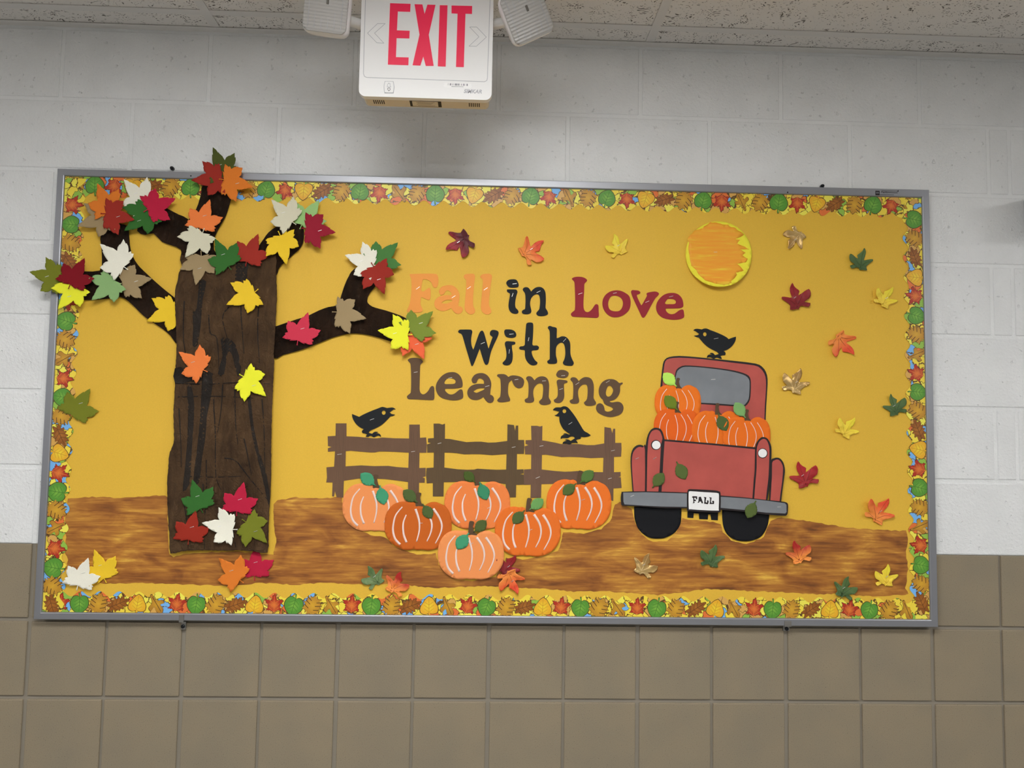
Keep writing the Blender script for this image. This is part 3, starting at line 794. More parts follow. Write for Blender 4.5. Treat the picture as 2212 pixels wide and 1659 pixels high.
for k, ((S, Tp), c, lay, label) in enumerate(LEAVES):
    ex, ey = Tp[0]-S[0], Tp[1]-S[1]
    L = max(65., min(70., math.hypot(ex, ey))); n_ = math.hypot(ex, ey); ex, ey = ex / n_ * L, ey / n_ * L
    mx_, my_ = (S[0]+Tp[0]) / 2, (S[1]+Tp[1]) / 2
    S = (mx_ - ex / 2, my_ - ey / 2)
    px = [(S[0] + a * ex - b * ey * -1, S[1] + a * ey + b * ex * -1) for a, b in LEAFN]
    rnd = random.Random(k * 13 + 5)
    lift = .0145 + .0022 * lay
    d = PB + (.010 if k > 33 and k not in (34, 35, 37, 38, 39, 40, 41) else .0130) + .0027 * lay
    if k in (42, 43, 44, 45): d = PB + .0012 + .0048 * (lay - 2)
    if k == 36: d = PB + .003
    if k == 15: d = PB + .0068
    k1, k2, th_ = rnd.uniform(0, 2.6), rnd.uniform(0, 2.2), rnd.uniform(0, math.pi)
    if k == 15: k1 = k2 = .0
    def bend(x, z, k1=k1, k2=k2, th_=th_, sd=k):
        u = x * math.cos(th_) + z * math.sin(th_); v = -x * math.sin(th_) + z * math.cos(th_)
        return .0016 + k1 * u * u + k2 * v * v + .0012 * noise.noise(Vector((x * 45, sd, z * 45)))
    o = sheet('paper_leaf', [px], d, .0004, paper(COL[c]), None, bend, .0075)
    tag(o, label, 'leaf', 'die-cut paper maple leaves')
    # one staple through most leaves
    if k % 2 == 0 or k > 30:
        cx_, cy_ = (S[0]*.55 + Tp[0]*.45), (S[1]*.55 + Tp[1]*.45)
        staple((cx_ - 4, cy_ + 1.5), (cx_ + 4, cy_ - 1), d + .0024, o)

# ------------------------------------------------------------------ lettering
c1 = 1
A_ = (870, 580, 11.06); B_ = (1080, 590, 16.59); C_ = (1220, 590, 15.08); D_ = (1350, 610, 15.8); E_ = (980, 690, 15.08); F_ = (1110, 690, 15.08)
G_ = (870, 760, 13.83); H_ = (1000, 790, 15.8); I_ = (1120, 790, 16.59); K_ = (1225, 800, 15.08)
LET = [
 ('F', A_, 'peach', 'peach paper capital letter F starting the word Fall', [[(165,135,1),(500,125),(770,130),(835,175),(852,260),(845,370),(815,445),(765,462),(718,425),(690,350),(640,295),(560,260),(480,262,1),(465,330),(450,430),(445,530),(490,550),(545,520),(600,475),(645,470),(668,530),(668,640),(655,720),(620,755),(560,735),(440,680,1),(425,770),(425,850),(450,920),(475,980),(460,1025),(400,1050),(320,1052),(220,1050),(130,1040),(95,1010),(120,960),(160,860),(185,740),(205,560),(210,400),(200,250),(175,190)]], [((318,500),(405,435))]),
 ('a', A_, 'peach', 'peach paper letter a in the word Fall', [[(1080,400),(1190,410),(1290,480),(1350,600),(1355,720),(1335,820),(1330,900,1),(1390,915),(1430,960),(1430,1010),(1390,1065),(1320,1085),(1250,1060),(1195,1000),(1155,945,1),(1080,990),(970,1018),(870,1000),(790,945),(755,860),(770,770),(830,700),(920,655),(1030,640),(1165,640,1),(1160,590),(1120,545),(1070,525),(1020,550),(990,605),(930,635),(885,610),(862,550),(885,490),(950,430)], [(930,820),(980,780),(1060,752),(1180,758),(1160,790),(1080,830),(990,840)]], [((1170,702),(1258,648))]),
 ('l', A_, 'peach', 'peach paper letter l, first of two in Fall', [[(1470,160),(1520,135),(1600,128),(1690,130),(1722,170),(1722,250),(1705,380),(1690,560),(1680,740),(1685,880),(1715,960),(1732,1020),(1700,1075),(1630,1098),(1560,1075),(1500,1010),(1478,930),(1490,740),(1510,500),(1515,340),(1510,265,1),(1462,220)]], [((1540,490),(1625,432))]),
 ('l', A_, 'peach', 'peach paper letter l ending the word Fall', [[(1865,170),(1910,140),(1980,128),(2070,128),(2120,160),(2130,210),(2105,380),(2080,560),(2062,740),(2060,860),(2090,940),(2118,1020),(2090,1075),(2020,1100),(1950,1080),(1890,1020),(1865,930),(1880,740),(1900,500),(1915,340),(1908,255,1),(1855,210)]], [((1935,518),(2030,455))]),
 ('i', B_, 'black', 'black paper letter i of the word in', [[(250,600),(300,585),(540,585),(600,610),(628,680),(600,780),(570,900),(550,1020),(545,1160),(570,1250),(630,1310),(665,1380),(650,1430),(590,1458),(500,1455),(410,1420),(340,1340),(308,1230),(305,1130),(325,980),(350,830),(355,740),(320,710),(260,670)]], [((425,850),(475,712)), ((450,392),(600,370))], [(240,310),(300,250),(400,225),(540,225),(610,265),(655,350),(675,430),(655,490),(600,515),(420,522),(320,500),(260,440),(225,370)]),
 ('n', B_, 'black', 'black paper letter n of the word in', [[(815,590),(850,530),(920,505),(1000,515),(1060,570),(1118,660,1),(1180,590),(1280,520),(1390,495),(1490,510),(1570,570),(1620,660),(1640,780),(1645,1000),(1635,1180),(1640,1260),(1690,1340),(1725,1430),(1700,1490),(1600,1530),(1480,1545),(1370,1530),(1310,1480),(1305,1420),(1350,1365),(1400,1300),(1420,1220),(1435,1050),(1430,920),(1410,820),(1370,770),(1300,760),(1210,800),(1130,890),(1095,980),(1080,1080),(1085,1160),(1105,1250),(1125,1340),(1115,1410),(1060,1455),(970,1475),(850,1465),(795,1430),(785,1370),(830,1320),(890,1290),(905,1200),(915,1000),(910,820),(890,720),(850,660)]], [((1315,702),(1450,635))]),
 ('L', C_, 'burgundy', 'burgundy paper capital letter L of the word Love', [[(230,190),(270,150),(350,125),(450,118),(560,128),(650,160),(715,210),(725,245),(700,285),(650,335),(635,400),(630,600),(615,800),(608,1020),(620,1160),(660,1240),(730,1270),(800,1250),(870,1190),(930,1110),(980,1035),(1035,1012),(1085,1040),(1100,1100),(1105,1240),(1112,1360),(1095,1430),(1030,1458),(900,1450),(640,1438),(290,1420),(230,1395),(200,1350),(220,1295),(290,1235),(325,1190),(338,1000),(335,700),(325,450),(315,310),(290,260)]], [((440,690),(570,645))]),
 ('o', C_, 'burgundy', 'burgundy paper letter o of the word Love', [[(1690,562),(1830,580),(1960,640),(2084,731),(2132,845),(2146,969),(2127,1112),(2074,1227),(1960,1332),(1830,1405),(1680,1438),(1530,1425),(1400,1350),(1300,1240),(1240,1110),(1225,980),(1245,850),(1310,730),(1410,640),(1540,580)], [(1640,735),(1760,765),(1850,840),(1890,930),(1890,1040),(1850,1150),(1770,1230),(1650,1245),(1530,1225),(1450,1165),(1415,1060),(1415,950),(1450,840),(1520,755)]], [((1570,662),(1695,635))]),
 ('v', D_, 'burgundy', 'burgundy paper letter v of the word Love', [[(210,310),(245,265),(330,268),(450,282),(510,320),(522,360),(490,395),(420,420),(405,450),(430,530),(490,660),(555,785,1),(600,730),(680,590),(745,470),(748,430),(735,390),(770,355),(880,328),(1010,312),(1090,325),(1145,360),(1160,395),(1130,450),(1040,540),(970,650),(850,870),(750,1060),(680,1170),(630,1208),(585,1190),(540,1110),(440,890),(340,680),(250,480),(215,370)]], [((695,688),(825,632))]),
 ('e', D_, 'burgundy', 'burgundy paper letter e ending the word Love', [[(1610,360),(1720,372),(1830,420),(1920,510),(1970,620),(1990,740),(1985,820),(1940,860),(1860,880),(1640,890),(1420,890),(1395,910),(1395,955),(1430,1010),(1490,1060),(1580,1085),(1680,1070),(1760,1020),(1840,960),(1920,925),(1975,930),(2000,970),(2015,1060),(2020,1160),(1990,1210),(1900,1250),(1780,1272),(1620,1275),(1440,1250),(1290,1205),(1170,1120),(1095,1010),(1062,880),(1075,750),(1120,640),(1200,530),(1320,430),(1460,375)], [(1440,585),(1490,565),(1620,570),(1690,590),(1735,640),(1735,695),(1700,730),(1640,745),(1500,745),(1410,745),(1365,715),(1380,670)]], [((1505,500),(1645,460))]),
 ('w', E_, 'black', 'black paper letter w of the word with', [[(145,395),(180,345),(250,332),(540,332),(590,360),(608,410),(590,500),(572,620),(572,760),(595,880),(638,985,1),(680,880),(740,700),(800,530),(855,410),(920,365),(970,400),(1010,500),(1060,680),(1110,860),(1135,950,1),(1180,820),(1240,650),(1265,580),(1230,545),(1190,510),(1178,450),(1200,385),(1260,345),(1350,348),(1430,375),(1465,430),(1450,520),(1390,660),(1300,850),(1220,1050),(1170,1250),(1140,1400),(1100,1465),(1055,1480),(1015,1450),(970,1350),(900,1130),(850,955,1),(800,1080),(720,1290),(660,1440),(605,1525),(565,1480),(510,1300),(410,970),(330,690),(280,530),(240,470),(170,440)]], [((880,800),(1015,745))]),
 ('i', E_, 'black', 'black paper letter i of the word with', [[(1665,790),(1690,730),(1750,710),(1880,718),(1980,730),(2010,770),(1990,810),(1920,830),(1895,850),(1900,950),(1920,1080),(1925,1220),(1905,1360),(1850,1450),(1760,1495),(1670,1490),(1605,1455),(1595,1410),(1640,1360),(1690,1300),(1715,1200),(1715,1080),(1695,940),(1675,860)]], [((1800,1110),(1818,975)), ((1815,485),(1950,470))], [(1645,400),(1670,340),(1730,325),(1860,330),(1960,365),(2020,430),(2042,510),(2010,570),(1930,600),(1820,600),(1720,570),(1665,500)]),
 ('t', F_, 'black', 'black paper letter t of the word with', [[(400,170),(430,120),(480,103),(570,103),(620,130),(632,200),(632,350),(620,600),(605,750),(605,820),(640,850),(750,850),(800,880),(818,920),(800,970),(745,1000),(640,1005),(590,1025),(580,1070),(600,1160),(640,1250),(700,1340),(760,1390),(770,1430),(730,1475),(640,1498),(550,1480),(460,1410),(390,1300),(360,1180),(358,1050),(335,1000),(220,985),(175,950),(180,905),(220,880),(300,870),(345,840),(358,780),(365,600),(385,350)]], [((465,710),(495,580))]),
 ('h', F_, 'black', 'black paper letter h ending the word with', [[(1105,280),(1130,225),(1190,215),(1260,240),(1350,258),(1395,290),(1402,350),(1398,480),(1395,610,1),(1460,595),(1540,555),(1620,550),(1700,575),(1770,640),(1825,740),(1840,860),(1840,1060),(1855,1180),(1900,1300),(1945,1390),(1950,1440),(1920,1490),(1870,1510),(1720,1505),(1640,1480),(1600,1430),(1600,1390),(1640,1310),(1670,1180),(1675,1060),(1660,900),(1630,810),(1580,765),(1510,765),(1430,820),(1380,910),(1368,1060),(1375,1190),(1400,1290),(1412,1360),(1395,1420),(1330,1445),(1220,1448),(1130,1440),(1090,1400),(1095,1350),(1150,1310),(1168,1250),(1170,1000),(1172,700),(1168,430),(1150,350)]], [((1605,725),(1700,625))]),
 ('L', G_, 'brown', 'brown paper capital letter L starting the word Learning', [[(150,250),(190,205),(260,185),(360,178),(460,190),(540,220),(598,275),(590,320),(540,375),(522,440),(512,700),(505,1000),(505,1130),(530,1220),(585,1265),(640,1265),(710,1220),(770,1150),(820,1060),(870,1022),(915,1030),(940,1080),(945,1180),(945,1350),(930,1420),(880,1440),(700,1435),(400,1420),(190,1415),(145,1390),(125,1345),(150,1300),(210,1250),(240,1200),(250,1000),(250,700),(240,450),(225,350),(190,305)]], [((330,618),(445,598))]),
 ('e', G_, 'brown', 'brown paper letter e of the word Learning', [[(1470,605),(1580,620),(1680,680),(1750,780),(1785,900),(1790,1000),(1770,1050),(1690,1080),(1500,1100),(1300,1100),(1270,1115),(1270,1160),(1310,1210),(1380,1262),(1460,1275),(1540,1250),(1620,1190),(1690,1135),(1745,1122),(1785,1150),(1805,1250),(1808,1330),(1785,1385),(1700,1425),(1580,1448),(1440,1445),(1270,1410),(1140,1360),(1050,1270),(995,1150),(988,1040),(1010,940),(1080,820),(1180,710),(1320,630)], [(1320,800),(1400,790),(1490,795),(1550,830),(1580,885),(1560,940),(1500,960),(1400,962),(1280,962),(1245,935),(1265,870)]], [((1360,792),(1475,768))]),
 ('a', H_, 'brown', 'brown paper letter a of the word Learning', [[(600,250),(710,262),(820,320),(910,430),(960,560),(968,680),(945,820),(930,990,1),(990,1010),(1045,1070),(1060,1140),(1030,1220),(960,1265),(880,1262),(800,1210),(740,1130),(700,1065,1),(620,1120),(520,1160),(410,1170),(300,1150),(200,1080),(150,970),(155,860),(200,770),(280,690),(390,640),(520,618),(715,620,1),(718,550),(690,490),(640,452),(580,435),(520,460),(485,520),(460,580),(390,605),(330,580),(297,500),(310,430),(380,330),(480,272)], [(365,880),(400,840),(490,790),(600,770),(710,768),(735,790),(700,825),(600,870),(500,915),(440,920)]], [((760,715),(900,680))]),
 ('r', H_, 'brown', 'brown paper letter r of the word Learning', [[(1165,330),(1195,295),(1280,285),(1400,288),(1480,320),(1555,385,1),(1620,345),(1710,330),(1830,340),(1960,375),(2050,440),(2088,520),(2080,620),(2040,710),(1960,765),(1870,765),(1780,710),(1710,610),(1670,500,1),(1630,520),(1575,580),(1550,660),(1540,800),(1540,920),(1560,1020),(1600,1110),(1612,1170),(1590,1210),(1500,1228),(1360,1248),(1240,1245),(1180,1210),(1172,1170),(1220,1110),(1265,1060),(1285,940),(1292,760),(1285,560),(1270,450),(1220,395),(1175,365)]], [((1760,485),(1895,462))]),
 ('n', I_, 'brown', 'brown paper letter n, first of two in Learning', [[(270,460),(300,400),(370,375),(450,390),(510,440),(573,525,1),(640,450),(740,395),(850,380),(950,400),(1030,460),(1080,570),(1098,720),(1090,960),(1085,1120),(1110,1190),(1155,1260),(1162,1310),(1140,1360),(1060,1390),(940,1410),(820,1395),(750,1340),(740,1280),(790,1225),(840,1170),(865,1070),(882,880),(878,750),(855,670),(800,635),(720,640),(640,690),(570,780),(535,880),(528,1000),(540,1100),(560,1190),(555,1260),(500,1310),(400,1328),(280,1320),(230,1280),(225,1220),(270,1180),(330,1145),(350,1050),(360,850),(355,680),(335,580),(295,510)]], [((845,548),(985,538))]),
 ('i', I_, 'brown', 'brown paper letter i of the word Learning', [[(1370,590),(1385,530),(1440,497),(1540,500),(1680,520),(1745,545),(1755,585),(1730,610),(1640,645),(1630,750),(1635,900),(1642,1030),(1630,1160),(1580,1260),(1490,1325),(1390,1335),(1300,1305),(1265,1255),(1280,1215),(1350,1165),(1400,1080),(1410,950),(1405,800),(1385,690)]], [((1465,858),(1595,815)), ((1530,358),(1670,350))], [(1350,330),(1375,250),(1430,180),(1520,150),(1640,158),(1740,200),(1795,260),(1785,340),(1730,410),(1640,440),(1510,435),(1400,405)]),
 ('n', K_, 'brown', 'brown paper letter n next to the g of Learning', [[(107,290),(140,240),(210,225),(290,245),(345,300),(378,355,1),(440,290),(540,230),(640,220),(740,245),(810,310),(855,420),(872,560),(868,760),(862,890),(890,960),(935,1030),(940,1080),(915,1120),(820,1150),(720,1158),(620,1145),(560,1090),(555,1040),(600,1000),(645,930),(665,800),(670,660),(660,540),(630,475),(570,460),(490,480),(410,560),(365,650),(358,760),(370,870),(390,960),(388,1030),(340,1075),(250,1088),(140,1080),(90,1030),(90,985),(130,955),(180,930),(195,820),(202,640),(195,470),(175,390),(125,335)]], [((275,470),(390,395))]),
 ('g', K_, 'brown', 'brown paper letter g ending the word Learning', [[(1430,285),(1530,300),(1620,345),(1690,408),(1740,408),(1790,395),(1815,425),(1790,455),(1740,490),(1725,560),(1725,680),(1690,790),(1620,890),(1530,960),(1450,985),(1390,1000,1),(1400,1030),(1480,1045),(1600,1025),(1700,1030),(1790,1090),(1835,1190),(1830,1290),(1780,1390),(1680,1460),(1540,1505),(1400,1522),(1250,1495),(1110,1440),(1000,1370),(945,1270),(945,1190),(980,1110),(1050,1072),(1120,1085),(1180,1140),(1215,1230),(1225,1300),(1270,1335),(1340,1345),(1430,1320),(1495,1270),(1470,1220),(1400,1180),(1290,1140),(1210,1080),(1182,1010),(1160,960),(1090,890),(1045,800),(1028,680),(1045,560),(1100,440),(1190,350),(1310,295)], [(1390,500),(1440,530),(1490,610),(1495,680),(1460,770),(1400,840),(1330,855),(1280,820),(1260,740),(1275,640),(1310,550),(1350,510)]], [((1265,405),(1385,335))]),
]
LC = dict(peach=(246,150,74), black=(33,36,40), burgundy=(142,44,52), brown=(92,72,54))
LD = PB + .0008
for q in LET:
    ch, R, col, label, loops, staps = q[:6]
    m = paper(LC[col], .75, .04, .05)
    lp = [smooth(Z(*R, l), 3) for l in loops]
    if len(q) > 6:
        bot = unp(*lp[0][0], LD)
        o = empty('paper_letter', (bot[0], -LD, min(unp(*p, LD)[1] for p in lp[0])))
        sheet('letter_stem', lp, LD, .0009, m, o)
        sheet('letter_dot', [smooth(Z(*R, q[6]), 3)], LD, .0009, m, o)
    else:
        o = sheet('paper_letter', lp, LD, .0009, m)
    tag(o, label, 'letter', 'paper letters of the headline')
    for a, b in staps:
        za, zb = Z(*R, [a, b]); staple(za, zb, LD + .0009, o)

# ------------------------------------------------------------------ fences
def fence(label, o0, parts, col, staps):
    R = (o0[0], o0[1], 9.478)
    b = Z(*R, [(1000, 1600)])[0]; x_, z_ = unp(*b, PB)
    e = empty('paper_fence', (x_, -PB, z_)); tag(e, label, 'fence', 'paper fence panels')
    m = m_bark('fence_paper_%d' % col[0], tuple(int(v * .93) for v in col), col, .75)
    for n in m.node_tree.nodes:
        if n.type == 'BUMP': n.inputs['Strength'].default_value = .12
    for nm, pts in parts:
        dd = PB + (.0006 if nm == 'rail' else .0007)
        o = sheet(nm, [smooth(Z(*R, [p + (1,) for p in pts]), 1)], dd, .0006, m, e)
    # grain lines pencilled on the posts
    g = plain('fence_grain_%d' % col[0], tuple(int(v * .74) for v in col), .8)
    for nm, pts in parts:
        xs = [p[0] for p in pts]; ys = [p[1] for p in pts]
        for t_ in ((.3, .5, .75) if nm == 'post' else ()):
            xa = min(xs) + (max(xs) - min(xs)) * t_
            path = [(xa + 14 * math.sin(i * 1.3 + t_ * 9), min(ys) + 140 + (max(ys) - min(ys) - 420) * i / 6) for i in range(7)]
            sheet('grain_line', [Z(*R, ribbon(curve(path, 2), 5, 3))], PB + .0013, .0001, g, e)
    for a, b in staps:
        za, zb = Z(*R, [a, b]); staple(za, zb, PB + .0014, e)
fence('brown paper fence panel under the crow facing right', (700, 905), [
 ('rail', [(75,355),(240,345),(470,355),(700,365),(1000,395),(1080,395),(1200,380),(1450,395),(1740,400),(1970,385),(2090,378),(2105,530),(2095,690),(1960,690),(1730,690),(1500,675),(1250,665),(1130,665),(1040,685),(950,685),(700,665),(540,650),(445,660),(220,660),(80,670),(80,600),(155,572),(80,555)]),
 ('rail', [(50,990),(210,975),(440,970),(760,950),(1030,965),(1310,960),(1500,985),(1720,1000),(1950,1005),(2080,1000),(2080,1175),(2015,1195),(2065,1215),(2060,1305),(1945,1305),(1720,1290),(1500,1260),(1250,1230),(1150,1225),(900,1215),(700,1220),(410,1265),(170,1300),(45,1300),(60,1200)]),
 ('post', [(240,90),(460,90),(460,360),(445,660),(440,970),(405,1270),(395,1610),(255,1600),(225,1480),(205,1590),(165,1585),(175,1300),(205,980),(225,665),(235,350)]),
 ('post', [(1745,115),(1960,115),(1965,390),(1955,690),(1950,1010),(1945,1480),(1940,1700),(1720,1700),(1720,1290),(1725,1010),(1735,690),(1740,400)])],
 (106, 80, 62), [((270,730),(365,715)), ((1785,672),(1860,662))])
fence('darker brown paper fence panel, middle of the three', (915, 905), [
 ('rail', [(90,400),(210,390),(440,405),(540,410),(720,445),(880,475),(1050,465),(1180,465),(1330,485),(1480,480),(1712,450),(1940,430),(2058,430),(2065,580),(2055,715),(1912,715),(1700,720),(1400,740),(1150,720),(1000,720),(840,725),(680,700),(560,690),(435,690),(210,685),(75,690),(70,520),(150,495),(90,480)]),
 ('rail', [(60,1005),(205,995),(430,995),(700,1030),(900,1040),(1040,1035),(1100,1018),(1300,1030),(1500,1040),(1690,1035),(1910,1035),(2045,1030),(2048,1110),(1980,1130),(2050,1140),(2060,1345),(1900,1350),(1680,1335),(1400,1290),(1100,1280),(700,1290),(415,1295),(190,1310),(65,1320),(50,1150)]),
 ('post', [(205,95),(320,95),(385,115),(440,95),(437,400),(430,690),(425,1000),(415,1300),(408,1585),(190,1585),(190,1300),(205,1000),(210,690),(210,390)]),
 ('post', [(1718,110),(1850,125),(1875,240),(1890,135),(1938,135),(1938,430),(1912,720),(1910,1035),(1897,1350),(1890,1605),(1690,1605),(1680,1350),(1690,1035),(1698,720),(1712,450)])],
 (92, 74, 52), [((285,508),(368,488)), ((1805,585),(1882,568))])
fence('brown paper fence panel under the crow facing left', (1120, 905), [
 ('rail', [(145,435),(265,430),(490,440),(560,450),(750,485),(880,515),(1080,510),(1240,515),(1400,535),(1550,535),(1755,500),(1980,490),(2105,490),(2110,620),(2100,770),(1955,775),(1740,790),(1480,800),(1250,780),(1040,775),(880,780),(700,750),(560,730),(480,735),(262,725),(135,725),(125,560),(205,535),(145,510)]),
 ('rail', [(110,1035),(260,1025),(480,1035),(750,1065),(950,1080),(1080,1075),(1200,1065),(1500,1085),(1730,1090),(1960,1090),(2090,1085),(2092,1175),(2045,1190),(2095,1195),(2110,1410),(1945,1420),(1700,1360),(1400,1330),(900,1325),(470,1335),(250,1345),(115,1350),(108,1200)]),
 ('post', [(258,140),(380,140),(440,155),(490,140),(485,440),(480,740),(475,1040),(470,1340),(462,1610),(245,1615),(250,1340),(258,1030),(262,730),(265,430)]),
 ('post', [(1760,165),(1890,185),(1920,290),(1940,200),(1980,200),(1980,490),(1955,780),(1955,1090),(1945,1420),(1940,1680),(1720,1600),(1730,1090),(1740,780),(1755,510)])],
 (108, 82, 66), [((428,560),(512,545)), ((355,1215),(435,1182)), ((1895,655),(1975,635)), ((1832,1228),(1910,1208))])

# ------------------------------------------------------------------ crows
CROW = [
 ('black paper crow facing right on the left fence panel', (750, 870, 18.43), [(190,445,1),(480,560,1),(600,490),(800,395),(1000,310),(1200,235),(1370,170),(1470,175),(1590,210,1),(1700,195),(1810,190),(1890,225),(1935,270,1),(1850,265),(1780,320),(1690,385,1),(1780,450),(1910,470,1),(1830,520),(1710,545,1),(1600,670),(1400,860),(1200,980),(970,1085),(900,1130),(860,1190,1),(920,1215),(1000,1235,1),(1050,1180),(1130,1150),(1240,1170,1),(1140,1215,1),(1240,1220),(1310,1255),(1345,1320),(1340,1365,1),(1270,1310),(1180,1320),(1070,1375),(1020,1360),(960,1320),(900,1325),(830,1365),(760,1350),(730,1385,1),(755,1310),(795,1265,1),(700,1220),(620,1210),(585,1150),(610,1095),(660,1050,1),(500,970),(350,840),(250,690),(200,560)], (1455,393,75,85), ((905,690),(1070,630))),
 ('black paper crow facing left on the right fence panel', (1180, 870, 17.46), [(250,275,1),(300,210),(380,175),(540,175,1),(640,135),(740,140),(840,200),(960,340),(1100,530),(1260,790),(1420,1050),(1550,1130),(1680,1225,1),(1600,1270),(1460,1295),(1310,1285,1),(1290,1360),(1190,1375),(1120,1415,1),(1170,1470),(1190,1530,1),(1100,1510),(960,1520),(930,1555),(860,1575),(760,1545),(605,1545,1),(640,1480),(700,1450),(790,1430,1),(690,1405,1),(760,1380),(840,1390),(920,1440,1),(1000,1390),(1075,1340,1),(1040,1290),(960,1270),(880,1290),(820,1330),(700,1330),(600,1335),(550,1380,1),(545,1300),(590,1240),(660,1210),(740,1190,1),(630,1185,1),(690,1155),(760,1160),(860,1205,1),(900,1185,1),(780,1110),(650,1000),(560,860),(500,700),(490,520,1),(400,510),(300,475,1),(370,455),(440,400),(490,330,1),(400,310),(310,290)], (682,316,70,75), ((840,820),(980,732))),
 ('black paper crow perched on the roof of the red truck', (1485, 700, 18.43), [(230,255,1),(290,205),(370,190),(460,195),(570,215,1),(660,180),(770,180),(900,235),(1150,330),(1400,440),(1560,530),(1635,600,1),(1780,545),(1930,500,1),(1920,620),(1860,760),(1740,910),(1600,1010),(1440,1075,1),(1500,1120),(1520,1180),(1490,1240),(1400,1245),(1310,1275,1),(1350,1330),(1370,1395,1),(1270,1375),(1200,1340),(1130,1345),(1060,1385),(990,1365),(930,1330),(850,1320),(770,1350,1),(790,1270),(850,1220),(980,1215,1),(880,1170,1),(950,1145),(1030,1165),(1095,1235,1),(1160,1220),(1240,1190,1),(1200,1130),(1120,1080),(900,970),(700,820),(550,660),(450,535,1),(350,515),(250,465,1),(400,440),(465,395,1),(400,345),(310,280)], (690,405,68,82), ((1050,590),(1230,560))),
]
for i, (label, R, pts, eye, st) in enumerate(CROW):
    dd = PB + (.0016 if i < 2 else .0014)
    o = sheet('paper_crow', [smooth(Z(*R, pts), 3), Z(*R, ell(*eye))], dd, .0005, M_BLACK)
    tag(o, label, 'crow', 'paper crows')
    a, b = Z(*R, list(st)); staple(a, b, dd + .0005, o)

# ------------------------------------------------------------------ pumpkins
PZ = lambda p: Z(940, 1010, 6.635, p)
P_BODY = [(45,1150),(75,1050),(130,970),(200,920),(290,897),(350,901),(385,905),(420,898),(470,920),(480,960),(520,955),(580,970),(640,930),(700,905),(770,905),(800,918),(840,935),(890,960),(940,1020),(975,1110),(985,1220),(980,1330),(945,1430),(880,1510),(800,1565),(700,1598),(640,1605),(560,1592),(500,1602),(450,1588),(380,1602),(310,1595),(220,1560),(130,1490),(70,1400),(42,1300)]
P_STEM = [(490,775),(520,765),(555,775),(555,800),(540,830),(545,870),(560,920),(590,950),(600,972),(520,962),(480,968),(475,930),(480,850)]
P_RIBS = [([(290,975),(200,1090),(165,1220),(160,1330),(190,1440),(260,1520)], 16, 34), ([(345,1090),(310,1180),(300,1260),(310,1380),(350,1490)], 16, 32), ([(475,1005),(510,1110),(530,1210),(525,1340),(490,1480)], 34, 16), ([(595,1000),(670,1110),(705,1230),(690,1350),(635,1475)], 36, 14), ([(725,1000),(800,1110),(845,1230),(830,1350),(755,1505)], 36, 14)]
P_RIBS2 = [(p, 12, 15) for p, a, b in P_RIBS]
PLEAF = [(0,.03),(.1,.03),(.16,.05),(.22,.13),(.3,.2),(.34,.2),(.4,.26),(.45,.255),(.52,.29),(.57,.28),(.64,.28),(.69,.255),(.76,.23),(.8,.2),(.87,.16),(.91,.11),(1,0)]
PLEAF = PLEAF + [(a, -b) for a, b in PLEAF[-2::-1]]
def small_leaf(S, Tp, d, col, parent=None, name='leaf', bendk=1.5):
    ex, ey = Tp[0]-S[0], Tp[1]-S[1]
    px = [(S[0] + a * ex - b * ey * 1.12, S[1] + a * ey + b * ex * 1.12) for a, b in PLEAF]
    return sheet(name, [px], d, .0004, paper(col), parent, (lambda x, z: .0004 + bendk * (x * x + z * z)), .008)
TEAL, DKG, MID = (66,146,108), (76,94,50), (104,152,86)
M_RIB = paper((250,204,196), .55, .03, .05); M_STEM = paper((88,68,50))
def pumpkin(label, bb, col, d, leaves, ribs, group, staps=(), rot=0):
    c0 = PZ([(513, 1250)])[0]; w0 = 943 / 6.635; h0 = 710 / 6.635
    cx_, cy_ = (bb[0] + bb[2]) / 2, (bb[1] + bb[3]) / 2; sx, sy = (bb[2] - bb[0]) / w0, (bb[3] - bb[1]) / h0
    cr, sr = math.cos(math.radians(rot)), math.sin(math.radians(rot))
    def mp(p):
        x_, y_ = (p[0] - c0[0]) * sx, (p[1] - c0[1]) * sy
        return (cx_ + x_ * cr - y_ * sr, cy_ + x_ * sr + y_ * cr)
    b = unp(cx_, bb[3], d)
    e = empty('paper_pumpkin', (b[0], -d, b[1])); tag(e, label, 'pumpkin', group)
    sheet('body', [[mp(p) for p in smooth(PZ(P_BODY), 2)]], d, .0005, paper(col), e, (lambda x, z: .0003 + .12 * (x * x + z * z)), .012)
    sheet('stem', [[mp(p) for p in smooth(PZ(P_STEM), 2)]], d + .0009, .0004, M_STEM, e)
    for p, w0_, w1_ in ribs:
        rb = [mp(q) for q in PZ(ribbon(curve(p, 4), w0_, w1_))]
        sheet('rib_stroke', [rb], d + .0013, .0001, M_RIB, e, (lambda x, z: .0003), .02)
    for S, Tp, c in leaves: small_leaf(S, Tp, d + .0018, c, e)
    for a, b2 in staps: staple(a, b2, d + .0017, e)
    return e
PG = 'paper pumpkins in front of the fence'
pumpkin('pale orange paper pumpkin with two teal leaves, leftmost by the fence', (740,1044,882,1148), (236,142,84), PB + .0020, [((812,1050),(779,1022.6),TEAL), ((820.5,1048),(829.6,1090),TEAL)], P_RIBS, PG, [((828,1083.5),(836,1083))])
pumpkin('dark burnt orange paper pumpkin with dark green leaves', (831,1083,975.7,1188.7), (190,94,32), PB + .0042, [((902,1085.6),(871,1058.7),DKG), ((913,1088),(932.7,1120),DKG)], P_RIBS, PG, [((906,1130),(913,1130))])
pumpkin('light orange paper pumpkin against the middle fence panel', (960,1038.6,1102,1142.6), (226,126,66), PB + .0020, [((1027,1043),(1002.5,1019),(70,88,38)), ((1035.7,1041),(1051.5,1080),(58,132,96))], P_RIBS, PG, [((1053,1098),(1060,1095))])
